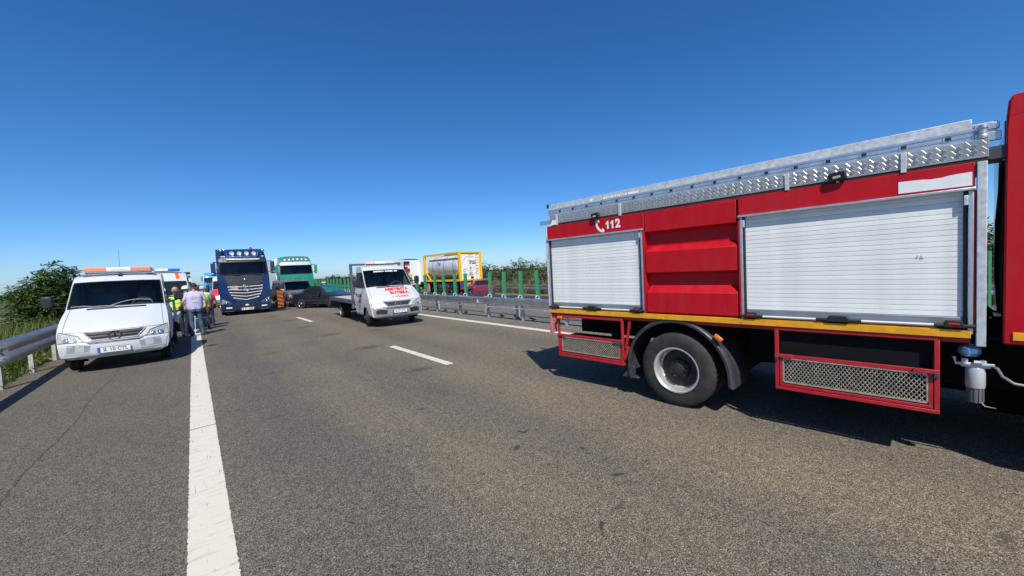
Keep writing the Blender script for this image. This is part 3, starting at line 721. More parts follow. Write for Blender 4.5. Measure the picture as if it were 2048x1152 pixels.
def shutter(x0, x1, zt):
    s = MB(); s.box(x0, x1, .0435, .09, 1.30, zt); sh = s.build('roller_shutter', ALU, ft, 0)
    p = .0455; z = 1.302; sm = MB(); L = x1 - x0
    sm.prism([(.0445, .0014), (.0345, .0018), (.0338, .004), (.0338, .0422), (.0345, .0442), (.0445, .0446)], lambda u, q, d: (d, u, q), 0, L)
    sme = sm.mesh('slat', ALU, 0)
    while z + p < zt + .02:
        link('slat', sme, sh, loc=(x0, 0, z)); z += p
    b = MB(); b.box(x0, x1, .022, .09, 1.21, 1.30); bb = b.build('bottom_rail', GREYP if False else M('dull_aluminium', (.28, .30, .32), .5, .5, dirt=(.2, .19, .17), damt=.5), ft, 30, .004)
    h = MB(); h.cyl((x0 - .02, -.012, 1.232), (x1 + .02, -.012, 1.232), .0115, seg=12); h.build('handle_bar', M('bright_tube', (.82, .83, .83), .3, .25, var=.05), bb)
    for f, wv in ((.03, .06), (.5, .09), (.97, .06)):
        xc = x0 + L * f; k = MB()
        k.prism([(-.06, .0), (.06, .0), (.045, .055), (-.045, .055)], lambda u, q, d: (xc + u * wv / .06, d, 1.218 + q), -.03, .03)
        k.cyl((xc - wv * 1.9, -.012, 1.232), (xc + wv * 1.9, -.012, 1.232), .0155, seg=10)
        k.build('latch', BLACK, bb, 30, .003)
        if f != .5:
            r = MB(); r.box(xc - .032, xc + .032, -.0335, -.031, 1.243, 1.258); r.build('red_tag', REDPRINT, bb, 0)
    return sh
shutter(-2.016, -.434, 2.316)
s2 = shutter(.850, 2.445, 2.332)
sc = MB()                                                    # two short scratches on the front shutter
for x in (2.18, 2.205): sc.bar((x, .0285, 1.80), (x + .004, .0285, 1.828), .004, .001, (0, 1, 0))
sc.bar((2.205, .0285, 1.80), (2.222, .0285, 1.801), .004, .001, (0, 1, 0)); sc.build('scratches', DKGREY, s2, 0)
# pressed red panel with three louvres
mb = MB(); mb.box(-.342, .78, .072, .099, 1.205, 2.54); lp = mb.build('louvre_panel', RED, ft, 0)
mb = MB(); mb.box(-.344, .781, .0, .071, 2.538, 2.552); mb.build('louvre_cap', RED, lp, 0)
def louvre(zt, zs, zb):
    m = MB(); e = .035
    A = [(-.335, .071, zt), (.772, .071, zt), (.772 - .0, -.008, zs), (-.335, -.008, zs), (-.335, -.008, zb), (.772, -.008, zb), (.772 - e, .071, zb - .03), (-.335 + e, .071, zb - .03)]
    A[0] = (-.335 + e, .071, zt); A[1] = (.772 - e, .071, zt)
    m.add(A, [(0, 1, 2, 3), (3, 2, 5, 4), (4, 5, 6, 7), (0, 3, 4, 7), (1, 6, 5, 2)])
    return m.build('louvre', RED, lp, 20, .006)
louvre(2.537, 2.535, 2.287); louvre(2.095, 2.022, 1.745); louvre(1.575, 1.482, 1.222)
# yellow stripe band
for a, b in ((-2.068, -.37), (-.368, .79), (.792, 2.488)):
    o = panel('stripe', a, b, 1.132, 1.198, -.012, .1, YELLOW, .003)
panel('sill', -2.06, 2.49, 1.085, 1.130, .03, 2.4, REDF)
# end strips
panel('corner_strip', 2.515, 2.568, 1.07, 2.552, -.012, .06, GALV)
panel('corner_strip', -2.095, -2.067, 1.13, 2.552, -.008, .05, GALV)
panel('corner_strip', -2.095, -2.055, .79, 1.128, -.006, .05, M('faded_red', (.42, .14, .15), .6, var=.2))
mb = MB(); mb.prism([(-2.05, 1.08), (-1.99, 1.08), (-1.985, .98), (-2.03, .93), (-2.02, .80), (-2.05, .80)], sp, -.09, -.03); mb.build('rear_flap', M('faded_red', (.42, .14, .15)), ft, 30)
# roof gallery: tread plate with raised bars, seam straps
tp = MB(); tp.box(-1.99, 2.575, .004, .03, 2.585, 2.728); tpo = tp.build('tread_plate', TREAD, ft, 0, .003)
m = MB(); u0 = .0; px, pz = .066, .036
ix = 0; x = -1.97
while x < 2.55:
    for j in range(5):
        z = 2.606 + j * .046 + (ix % 2) * .023
        if z > 2.716: continue
        ang = R(38) if ix % 2 == 0 else R(-38)
        ca, sa = math.cos(ang), math.sin(ang)
        for k in range(5):
            o_ = (k - 2) * .0088
            cx, cz = x - sa * o_, z + ca * o_
            hl = .0205
            p0 = Vector((cx - ca * hl, .003, cz - sa * hl)); p1 = Vector((cx + ca * hl, .003, cz + sa * hl))
            if max(p0.z, p1.z) > 2.726 or min(p0.z, p1.z) < 2.587: continue
            nv = Vector((-sa, 0, ca)) * .0028
            q = Vector((0, .0035, 0)); e = Vector((0, -.0028, 0))
            m.add([p0 - nv + q, p1 - nv + q, p1 + nv + q, p0 + nv + q, p0 * .75 + p1 * .25 + e, p1 * .75 + p0 * .25 + e], [(0, 1, 5, 4), (3, 4, 5, 2), (0, 4, 3), (1, 2, 5)])
    ix += 1; x += .041
m.build('tread_bars', TREADB, tpo, 0, kind='stuff')
for x in (-1.85, -.70, 1.25, 2.10): panel('strap', x - .018, x + .018, 2.556, 2.727, -.008, .01, GALV, .002)
panel('gutter', -1.99, 2.578, 2.562, 2.584, .012, .06, M('rusty_dark_edge', (.05, .04, .03), .7, dirt=(.16, .08, .03), damt=.6), .003)
panel('seam', .128, .131, 2.587, 2.727, .0025, .02, DKGREY, 0)
panel('gallery_floor', -1.99, 2.57, 2.556, 2.575, .031, 2.4, GALV, 0)
panel('gallery_rail', -1.99, 2.57, 2.575, 2.75, 2.37, 2.40, TREAD, 0)
panel('tray', -2.06, 2.49, 2.755, 2.915, .085, .10, GALV, .003)
mb = MB(); mb.box(-1.02, -.46, .0825, .0848, 2.842, 2.868); tr_ = mb.build('tray_label', WHITEP, ft, 0)
mb = MB(); mb.prism([(-1.25, 2.85), (-1.22, 2.84), (-1.195, 2.86), (-1.205, 2.885), (-1.24, 2.885)], sp, -.0845, -.083); mb.build('tray_label', WHITEP, ft, 0)
for k in range(11): 
    mb = MB(); xx = -.98 + k * .035; mb.box(xx, xx + .02 if k % 3 else xx + .01, .0818, .0824, 2.85, 2.861); mb.build('label_mark', DKGREY, tr_, 0)
# round knob posts
mb = MB(); mb.cyl((-1.49, .3, 2.75), (-1.49, .3, 2.93), .025, seg=10); mb.cyl((-1.49, .3, 2.93), (-1.49, .3, 2.955), .035, seg=10, m=1); mb.build('roof_valve', [GALV, BLACK], ft)
mb = MB(); mb.lathe([(.028, 0), (.03, .02), (.024, .03), (.024, .07), (.03, .08), (.027, .105), (0, .11)], (2.545, .03, 2.735), (0, 0, 1), 14); mb.build('roof_valve', ALUR, ft)
mb = MB(); mb.box(2.49, 2.62, .05, .07, 2.735, 2.86); mb.build('ladder_stop', GALV, ft, 0, .003)
mb = MB(); mb.box(2.575, 2.66, .02, .3, 2.56, 2.66); mb.build('roof_bracket', DKGREY, ft, 0, .004)
# work lamps
def worklamp(x, z, w_, tilt):
    mb = MB(); rot = Matrix.Rotation(tilt, 3, 'Y') @ Matrix.Rotation(R(6), 3, 'X')
    mb.obox((x, -.026, z), (w_, .042, .085), rot); o = mb.build('work_lamp', BLACK, ft, 30, .01)
    mb = MB(); mb.obox(Vector((x, -.026, z)) + rot @ Vector((0, -.0225, 0)), (w_ * .82, .004, .056), rot); mb.build('lamp_glass', DGLASS, o, 0)
    mb = MB(); mb.obox(Vector((x, -.026, z)) + rot @ Vector((-.004, -.025, -.004)), (w_ * .42, .003, .022), rot); mb.build('reflector', LAMP, o, 0)  # pale bar laid on the dark glass as a painted lamp highlight
    mb = MB(); mb.bar((x, -.03, z - .04), (x, .0, 2.56), .02, .012); mb.build('bracket', GALV, o)
worklamp(-1.09, 2.605, .125, R(-5)); worklamp(1.655, 2.612, .135, R(-8))
mb = MB(); mb.prism([(-2.0, 2.562), (-1.86, 2.57), (-1.845, 2.62), (-1.88, 2.645), (-1.91, 2.62), (-1.93, 2.645), (-1.96, 2.60)], sp, -.002, .01); mb.build('torn_film', WHITEP, ft, 0)
# lettering and handset symbol
nm = MB()
for x0 in (-.940, -.862):
    nm.prism([(x0 + .026, 2.395), (x0 + .052, 2.395), (x0 + .052, 2.508), (x0 + .034, 2.508), (x0 + .006, 2.478), (x0 + .006, 2.455), (x0 + .026, 2.470)], sp, .0012, .0035)
num = nm.build('number', WHITEP, ft, 0)
lettering('2', .160, lambda u, v, off: sp(-.738 + u, 2.4515 + v, off), 'number', WHITEP, ft, bold=.008, off=.003, width=.082)
mb = MB()
hp_ = [(-1.088, 2.525), (-1.094, 2.49), (-1.086, 2.45), (-1.066, 2.415), (-1.036, 2.385), (-1.000, 2.365)]
mb.tube([(x, -.002, z) for x, z in hp_], [.014, .016, .017, .017, .016, .014], 8)
for cx, cz, an in ((-1.070, 2.522, R(12)), (-.985, 2.382, R(-52))):
    mb.obox((cx, -.002, cz), (.050, .004, .036), Matrix.Rotation(-an, 3, 'Y'))
for i, v in enumerate(mb.v): mb.v[i] = (v[0], max(-.004, min(.002, v[1])), v[2])
mb.build('handset_symbol', WHITEP, ft, 0)
# tool lockers under the body: square tube frame, hinged flap and expanded metal
def locker(x0, x1, zt, zb, zm, g0, g1, gz0, gz1, ncol):
    f = MB(); t = .034
    f.box(x0, x1, .0, .035, zt - t, zt); f.box(x0, x1, .0, .035, zb, zb + t)
    f.box(x0, x0 + t, .0, .035, zb + t, zt - t); f.box(x1 - t, x1, .0, .035, zb + t, zt - t)
    for xx in (x0, x1 - t):
        f.bar((xx + t / 2, .03, zt - .02), (xx + t / 2, .5, zt - .02), t, t); f.bar((xx + t / 2, .036, zb + .017), (xx + t / 2, .5, zb + .017), t, t)
    fo = f.build('locker_frame', REDF, ft, 30, .004)
    p = MB(); p.box(x0 + t + .004, x1 - t - .004, .004, .028, zm - .038, zm); p.box(x0 + t + .006, x1 - t - .006, .004, .028, zb + t + .006, zb + t + .032)
    p.box(x0 + t + .006, x0 + t + .032, .004, .028, zb + t + .032, zm - .038); p.box(x1 - t - .032, x1 - t - .006, .004, .028, zb + t + .032, zm - .038)
    po = p.build('flap', REDF, fo, 30, .003)
    for xx, sg in ((x0 + .05, 1), (x1 - .05, -1)):
        h = MB(); h.box(min(xx - .05 * sg, xx + .11 * sg), max(xx - .05 * sg, xx + .11 * sg), -.016, .003, zm - .034, zm + .004); h.build('hinge', REDF, fo, 30, .004)
        h = MB(); h.box(min(xx - .045 * sg, xx - .015 * sg), max(xx - .045 * sg, xx - .015 * sg), -.02, .0, zm - .065, zm - .02); h.build('catch', DKGREY, fo, 30, .003)
    # expanded metal strands
    g = MB(); dx = (g1 - g0) / ncol; rows = 10; dz = (gz1 - gz0) / rows
    for i in range(ncol + 1):
        xb = g0 + i * dx
        for k in range(rows):
            s = 1 if (i + k) % 2 else -1
            a = Vector((xb + s * dx * .44, .014 + .003 * s, gz0 + k * dz)); b = Vector((xb - s * dx * .44, .014 - .003 * s, gz0 + (k + 1) * dz))
            g.bar(a, b, .0056, .004, (0, 1, 0))
    go = g.build('mesh_grille', M('expanded_steel', (.46, .41, .32), .5, .4, var=.25, scale=18, dirt=(.2, .15, .1), dscale=12, damt=.6), fo, 0, kind='stuff')
    e = MB(); e.box(g0 - .01, g1 + .01, .006, .02, gz0 - .014, gz0); e.box(g0 - .01, g1 + .01, .006, .02, gz1, gz1 + .014)
    e.box(g0 - .016, g0 - .004, .006, .02, gz0, gz1); e.box(g1 + .004, g1 + .016, .006, .02, gz0, gz1)
    e.build('grille_edge', M('expanded_steel', (.5, .46, .38)), fo, 30)
    s_ = MB(); s_.box(x0 + .036, x1 - .036, .06, .45, zb + .02, (zt - .01 if ncol > 62 else zm - .05)); s_.build('tool_box', CHASSIS, fo, 0)
    return fo
l1 = locker(-1.93, -.722, 1.10, .425, .79, -1.84, -.80, .525, .735, 60)
l2 = locker(1.115, 2.318, 1.128, .452, .835, 1.20, 2.235, .545, .785, 64)
b = MB(); b.bar((-.62, .02, 1.07), (-.69, .02, .68), .03, .03, (0, 1, 0)); b.bar((-.645, .02, .70), (-.72, .02, .52), .045, .04, (0, 1, 0)); b.build('stay', REDF, l1, 30)
def marker(x, z, ang, par):
    mb = MB(); rot = Matrix.Rotation(ang, 3, 'Y'); mb.obox((x, -.018, z), (.10, .035, .042), rot); o = mb.build('marker_lamp', ORANGE, par, 30, .006)
    mb = MB(); mb.obox((x, -.004, z), (.115, .014, .05), rot); mb.build('lamp_base', BLACK, o, 0)
marker(-1.862, 1.062, 0, ft)
# rubber wing over the rear wheel
m = MB(); rings = []; cz = .47
prof = [(-.02, .0), (-.025, .03), (-.005, .05), (.05, .052), (.3, .05), (.56, .045), (.56, .03), (.3, .034), (.05, .03), (.01, .02), (.005, .0)]
path = []
for i in range(29):
    a = R(198) - R(204) * i / 28
    rr = .625 + (.02 * max(0, (i - 22) / 6) ** 1.6)
    path.append((math.cos(a) * rr, cz + math.sin(a) * rr, a))
x_, z_, a_ = path[-1]
path.append((x_ + .008, z_ - .04, R(-12)))
for (px_, pz_, a) in path:
    rings.append([(px_ + math.cos(a) * q, .02 + p, pz_ + math.sin(a) * q) for p, q in prof])
m.loft(rings, True, True)
wing = m.build('wing', FENDER, ft, 45)
mb = MB(); mb.box(-.76, -.52, .03, .36, .26, .285); mb.prism([(-.78, .26), (-.63, .26), (-.58, .43), (-.64, .44)], sp, -.06, -.03); mb.build('wing_foot', FENDER, wing, 30, .01)
marker(.555, .955, R(38), wing)
# running gear
wheel(ft, 'fire', (.02, .13, .478)); wheel(ft, 'fire', (.02, .41, .478)); wheel(ft, 'fire', (.02, 2.35, .478), 1); wheel(ft, 'fire', (.02, 2.07, .478), 1)
wheel(ft, 'fire', (3.75, .16, .478)); wheel(ft, 'fire', (3.75, 2.3, .478), 1)
mb = MB(); mb.box(-1.98, 4.6, .72, .80, .72, .98); mb.box(-1.98, 4.6, 1.66, 1.74, .72, .98)
mb.box(-.07, .11, .3, 2.2, .38, .56); mb.ell((.02, 1.2, .47), (.26, .25, .24)); mb.box(3.6, 3.9, .3, 2.2, .40, .56)
mb.box(-1.85, -.75, .62, 1.9, .80, 1.084); mb.box(-1.2, -1.08, .45, .62, .62, 1.08); mb.box(1.16, 2.28, .42, 1.9, .50, 1.084); mb.box(2.3, 2.9, .5, 2.0, .62, 1.05)
mb.box(.75, 1.1, .45, 1.9, .62, 1.084); mb.cyl((-1.5, 1.2, .75), (3.5, 1.2, .75), .06)
mb.box(.75, 2.62, 1.9, 2.42, .22, 1.084); mb.box(2.62, 3.1, 1.2, 2.42, .22, 1.1); mb.box(4.35, 4.75, .05, 2.4, .32, 1.1); mb.box(3.0, 3.2, .05, 2.4, .5, 1.1); mb.box(-1.93, -.75, 2.2, 2.42, .45, 1.08)  # far skirts and cab blocks added as occluders to darken the underside and shadow
mb.build('chassis', CHASSIS, ft, 30)
# fuel filter, air bottle and hose behind the cab
mb = MB(); c = (2.52, .13, 0)
mb.lathe([(.0, .70), (.055, .70), (.058, .72), (.058, .86), (.05, .875), (.0, .875)], c, (0, 0, 1), 20, 0)
fl = mb.build('fuel_filter', [M('filter_white', (.44, .45, .45), .4, .2, dirt=(.4, .36, .3), damt=.5)], ft)
mb = MB(); mb.lathe([(.0, .575), (.045, .575), (.048, .70), (.0, .70)], c, (0, 0, 1), 14)
for i in range(12):
    a = i * math.pi / 6; mb.obox((2.52 + .047 * math.cos(a), .13 + .047 * math.sin(a), .638), (.008, .012, .12), Matrix.Rotation(a, 3, 'Z'))
mb.build('filter_bowl', M('dirty_bowl', (.12, .12, .12), .4, dirt=(.3, .27, .2), damt=.6), fl)
mb = MB(); mb.box(2.44, 2.60, .09, .17, .875, .905); mb.tube([(2.40, .09, .955), (2.41, .09, .90), (2.62, .09, .905)], .012, 6); mb.cyl((2.46, .09, .90), (2.46, .09, .945), .018, seg=10); mb.cyl((2.56, .09, .90), (2.56, .09, .94), .02, seg=10); mb.cyl((2.51, .075, .92), (2.55, .075, .92), .016, seg=8)
mb.build('filter_head', GALV, fl, 30)
mb = MB(); mb.tube([(2.55, .1, .585), (2.57, .09, .555), (2.63, .09, .55)], .006, 6); mb.build('drain_tap', DKGREY, fl, 30)
mb = MB(); mb.lathe([(.0, 0), (.05, 0), (.07, .03), (.066, .07), (.03, .095), (0, .1)], (2.49, .18, .955), (0, 0, 1), 18); mb.build('air_bottle', M('pale_blue_steel', (.25, .5, .72), .25, .4, dirt=(.1, .2, .3), damt=.4), ft)
mb = MB(); mb.tube([(2.60, .12, .90), (2.635, .1, .88), (2.66, .1, .82), (2.72, .1, .77), (2.95, .12, .74)], .011, 8); mb.build('hose', M('grey_hose', (.18, .18, .17), .5), ft)
mb = MB(); mb.prism([(2.57, 1.32), (2.60, 1.36), (2.68, 1.28), (2.9, 1.26), (2.9, 1.10), (2.57, 1.10)], sp, -.5, -.42); mb.build('cab_mount', CHASSIS, ft)
mb = MB(); mb.box(2.62, 2.66, .20, .32, 1.30, 1.315); mb.ell((2.60, .16, 1.29), (.01, .01, .008)); mb.build('mount_plate', ALUR, ft)
for i, (yv, r_) in enumerate(((.18, .012), (.26, .016), (.35, .012), (.5, .02), (.62, .012))):
    mb = MB(); mb.tube([(2.68 + .012 * (i % 3), yv, 2.6), (2.665 + .01 * (i % 2), yv + .02, 2.1), (2.66, yv - .03, 1.6), (2.69, yv, 1.1)], r_, 7); mb.build('cable', BLACK, ft)
# cab: only its rear edge is in the picture, the rest is built on beyond the frame
cy = [(.0, 1.10), (-.006, 1.36), (.012, 1.372), (.012, 1.398), (-.004, 1.41), (.0, 2.75), (.012, 2.85), (.06, 2.99), (.16, 3.035), (1.2, 3.06), (2.3, 3.035), (2.4, 2.99), (2.445, 2.85), (2.455, 1.10)]
m = MB(); rings = []
for x, s in ((2.80, .012), (2.83, 0), (4.35, 0), (4.62, .03), (4.75, .14)):
    rings.append([(x, y + (s if y < 1.2 else -s), z - (s if z > 2.9 else 0) + (s * .6 if z < 1.2 else 0)) for y, z in cy])
m.loft(rings, True, True)
cab = m.build('cab', RED, ft, 35)
cf = MB(); cf.prism([(2.655, 1.10), (2.660, 2.86), (2.670, 2.98), (2.69, 3.022), (2.835, 3.022), (2.835, 1.10)], sp, -.055, -.0005)
cf.build('cab_flange', RED, cab, 30, .012)
mb = MB(); mb.box(2.775, 2.799, .10, 2.40, 1.12, 2.98)
for i in range(5): mb.box(2.69 + .012 * (i % 2), 2.79, .09 + i * .10, .16 + i * .10, 1.25 + .1 * (i % 3), 2.93 - .12 * (i % 2))
mb.build('rear_wall', M('black_gloss_panel', (.012, .012, .014), .2, coat=.5), cab, 30, .008)
o = panel('stripe', 2.70, 4.4, 1.135, 1.20, -.0085, -.0015, YELLOW, .002, cab)
panel('door_window', 3.2, 4.25, 1.9, 2.7, -.012, -.002, DGLASS, .01, cab)
panel('roof_edge_seam', 2.69, 4.4, 2.868, 2.872, -.0, .03, M('dark_red_seam', (.12, .003, .006), .5), 0, cab)
# the ladder lying on the gallery
ld = thing('ladder', 'long aluminium ladder lying along the top of the red fire truck', 'ladder', (4.73, 2.57, 0), R(-86.13))
def stile(y0, sgn, x0, x1, zb, holes=True):
    mb = MB(); pr = [(0, 0), (0, .018), (.006, .022), (.006, .034), (0, .038), (0, .058), (.006, .062), (.006, .072), (0, .076), (0, .094), (.03, .094), (.03, 0)]
    mb.prism(pr, lambda u, q, d: (d, y0 + sgn * u, zb + q), x0, x1); o = mb.build('stile', ALUR, ld, 20)
    if holes:
        x = 2.36
        while x > x0 + .05:
            h = MB(); h.box(x - .017, x + .017, y0 - .004 * sgn, y0 + .003 * sgn, zb + .036, zb + .062); h.build('rung_socket', BLACK, o, 0)
            f = MB(); f.box(x - .028, x - .018, y0 - .005 * sgn, y0, zb + .03, zb + .066); f.build('socket_lip', ALUR, o, 0)
            x -= .26
    return o
stile(.035, 1, -2.05, 2.5, 2.73); stile(.50, -1, -2.05, 2.5, 2.73, False)
mb = MB(); mb.box(2.5, 2.64, .04, .075, 2.71, 2.78); mb.box(2.5, 2.63, .04, .075, 2.80, 2.85); mb.build('stile', ALUR, ld, 30, .004)
mb = MB(); mb.box(-2.27, -1.95, .05, .08, 2.60, 2.665); mb.build('stile', ALUR, ld, 30, .004)
mb = MB(); mb.box(-2.075, -2.05, .03, .06, 2.86, 2.92); mb.build('end_cap', BLACK, ld, 30)
rm_ = MB(); rm_.cyl((0, .065, 0), (0, .47, 0), .016, seg=8); rme = rm_.mesh('rung', ALUR, 30)
x = 2.36
while x > -2.0: link('rung', rme, ld, loc=(x, 0, 2.779)); x -= .26
# ------------------------------------------------------------------ vehicle skins (front at x = 0, x forward, y left)
class Skin:
    """rows: (x, z, half width, bulge, drop) from the bottom front edge up over bonnet, windscreen and roof"""
    def __init__(s, rows, p=2.3, q=3.0): s.r = rows; s.p = p; s.q = q
    def row(s, r):
        r = max(0, min(len(s.r) - 1.0001, r)); i = int(r); f = r - i
        return [a * (1 - f) + b * f for a, b in zip(s.r[i], s.r[i + 1])]
    def pt(s, r, y, off=0.0):
        x, z, h, b, d = s.row(r); t = min(1.0, abs(y) / h)
        P = Vector((x - b * t ** s.p, y, z - d * t ** s.q))
        if off:
            e = .02
            x2, z2, h2, b2, d2 = s.row(r + e); t2 = min(1, abs(y) / h2)
            if r + e > len(s.r) - 1.001:
                x2, z2, h2, b2, d2 = s.row(r - e); 
                A = P - Vector((x2 - b2 * t2 ** s.p, y, z2 - d2 * t2 ** s.q))
            else: A = Vector((x2 - b2 * t2 ** s.p, y, z2 - d2 * t2 ** s.q)) - P
            y3 = y + .01; t3 = min(1.2, abs(y3) / h)
            B = Vector((x - b * t3 ** s.p, y3, z - d * t3 ** s.q)) - P
            n = B.cross(A).normalized()
            if n.x < 0 and abs(n.x) > .05 or (abs(n.x) <= .05 and n.z < 0): n = -n
            P = P + n * off
        return P
    def edge(s, z):
        """side edge of the skin at height z: (x, half width)"""
        pr = None
        for i in range(len(s.r)):
            x, zz, h, b, d = s.r[i]; q = (x - b, zz - d, h)
            if pr and min(pr[1], q[1]) - 1e-6 <= z <= max(pr[1], q[1]) + 1e-6 and abs(q[1] - pr[1]) > 1e-6:
                f = (z - pr[1]) / (q[1] - pr[1]); return pr[0] * (1 - f) + q[0] * f, pr[2] * (1 - f) + q[2] * f
            pr = q
        x, zz, h, b, d = s.r[0] if z < s.r[0][1] else s.r[-1]
        return x - b, h
    def body(s, ts, hole=None, back=-2.45, arches=(), zsill=.38, top_row=None, levels=(), rear=True, hw_max=None):
        mb = MB(); rows = [[s.pt(i, t * s.r[i][2]) for t in ts] for i in range(len(s.r))]
        n = len(ts); v = [p for r in rows for p in r]; f = []
        for i in range(len(rows) - 1):
            for k in range(n - 1):
                if hole and hole[0] <= i < hole[1] and hole[2] <= k < hole[3]: continue
                f.append((i * n + k, i * n + k + 1, (i + 1) * n + k + 1, (i + 1) * n + k))
        mb.add(v, f)
        top_row = len(s.r) - 1 if top_row is None else top_row
        ztop = s.r[top_row][1] - s.r[top_row][4]
        lv = sorted(set([zsill] + [r[1] - r[4] for r in s.r[:top_row + 1] if zsill < r[1] - r[4]] + [z for z in levels] + [zc + ra * k for (xc, zc, ra) in arches for k in (.0, .3, .55, .75, .88, .96, 1.0)]))
        lv = [z for z in lv if zsill <= z <= ztop + 1e-6]
        for sg in (-1, 1):
            segs = []
            for z in lv:
                xe, hw = s.edge(z)
                cuts = [xe]
                for (xc, zc, ra) in arches:
                    c = math.sqrt(max(0, ra * ra - (z - zc) ** 2)) if abs(z - zc) <= ra else 0.0
                    cuts += [min(xe, xc + c), min(xe, xc - c)]
                cuts.append(back)
                segs.append([(x, sg * hw, z) for x in cuts])
            for i in range(len(lv) - 1):
                a, b = segs[i], segs[i + 1]
                for k in range(0, len(a) - 1, 2):
                    nn = 4 if len(a) == 2 else 3
                    pa = [Vector(a[k]).lerp(Vector(a[k + 1]), j / nn) for j in range(nn + 1)]; pb = [Vector(b[k]).lerp(Vector(b[k + 1]), j / nn) for j in range(nn + 1)]
                    o = len(mb.v); mb.v += [tuple(p) for p in pa + pb]
                    for j in range(nn): mb.f.append((o + j, o + j + 1, o + nn + 2 + j, o + nn + 1 + j)); mb.m.append(0)
                if True:                             # above the arch the two halves close up by themselves
                    for k in range(1, len(a) - 1, 2):
                        if abs(a[k][0] - a[k + 1][0]) < 1e-6 and abs(b[k][0] - b[k + 1][0]) < 1e-6: pass
        if rear:
            pts = [(back, -s.edge(z)[1], z) for z in lv] + [(back, s.edge(z)[1], z) for z in reversed(lv)]
            mb.poly(pts)
            x, z, h, b, d = s.r[-1]
        return mb
    def patch(s, c, nu=8, nv=3, off=.006, thick=0.0):
        """c: four corners (row, y): 00, 10, 11, 01"""
        mb = MB(); rings = []
        for j in range(nv + 1):
            v = j / nv; ring = []
            for i in range(nu + 1):
                u = i / nu
                r = (c[0][0] * (1 - u) + c[1][0] * u) * (1 - v) + (c[3][0] * (1 - u) + c[2][0] * u) * v
                y = (c[0][1] * (1 - u) + c[1][1] * u) * (1 - v) + (c[3][1] * (1 - u) + c[2][1] * u) * v
                ring.append(s.pt(r, y, off))
            rings.append(ring)
        mb.loft(rings, False)
        if thick:
            b = MB(); rings2 = []
            for j in range(nv + 1):
                v = j / nv
                rings2.append([s.pt((c[0][0] * (1 - i / nu) + c[1][0] * i / nu) * (1 - v) + (c[3][0] * (1 - i / nu) + c[2][0] * i / nu) * v, (c[0][1] * (1 - i / nu) + c[1][1] * i / nu) * (1 - v) + (c[3][1] * (1 - i / nu) + c[2][1] * i / nu) * v, off - thick) for i in range(nu + 1)])
            edge1 = rings[0] + [r[-1] for r in rings[1:]] + rings[-1][-2::-1] + [r[0] for r in rings[-2:0:-1]]
            edge2 = rings2[0] + [r[-1] for r in rings2[1:]] + rings2[-1][-2::-1] + [r[0] for r in rings2[-2:0:-1]]
            mb.loft([edge1, edge2], True)
        return mb
    def line(s, pts, wd=.006, off=.002):
        return [s.pt(r, y, off) for r, y in pts]
TS = [-1, -.97, -.9, -.8, -.65, -.45, -.22, 0, .22, .45, .65, .8, .9, .97, 1]

def star(parent, c, r, nrm_rot, mat=CHROME, name='star_emblem', back=None):
    """three pointed star in a ring, lying in the local y-z plane turned by nrm_rot"""
    m = MB(); T = lambda p: Vector(c) + nrm_rot @ Vector(p)
    ring = [T((0, r * math.cos(a), r * math.sin(a))) for a in [2 * math.pi * i / 24 for i in range(25)]]
    m.tube(ring, r * .085, 6, 0, False)
    for k in range(3):
        a = math.pi / 2 + k * 2 * math.pi / 3; d = Vector((0, math.cos(a), math.sin(a))); n = Vector((0, -d.z, d.y))
        A = [T(d * r * .97), T(n * r * .17 - d * r * .08), T(-n * r * .17 - d * r * .08), T(Vector((r * .16, 0, 0)))]
        m.add(A, [(0, 1, 3), (0, 3, 2), (1, 2, 3), (0, 2, 1)])
    if back:
        m.add([T((-.012, r * .98 * math.cos(2 * math.pi * i / 24), r * .98 * math.sin(2 * math.pi * i / 24))) for i in range(24)], [tuple(range(24))], 1)
    return m.build(name, [mat, back or mat], parent, 30)

def plate(parent, txt, c, wd, ht, rot, eu=True):
    m = MB(); Rm = rot; C = Vector(c)
    m.obox(C, (.008, wd, ht), Rm); p = m.build('number_plate', PLATEW, parent, 0)
    if eu:
        m = MB(); m.obox(C + Rm @ Vector((.002, -wd / 2 + ht * .2, 0)), (.008, ht * .38, ht * .98), Rm); m.build('plate_band', PLATEB, p, 0)
    m = MB()
    for (dy, dz, a, b) in ((0, ht / 2, wd + .012, .008), (0, -ht / 2, wd + .012, .008), (wd / 2, 0, .008, ht), (-wd / 2, 0, .008, ht)):
        m.obox(C + Rm @ Vector((.001, dy, dz)), (.012, a, b), Rm)
    m.build('plate_frame', GREYP, p, 0)
    lettering(txt, ht * .86, lambda u, v, off: C + Rm @ Vector((.004 + off, u + (ht * .2 if eu else 0), v)), 'plate_text', DARKPRINT, p, bold=.0018, off=.002, width=wd * (.74 if eu else .86))
    return p

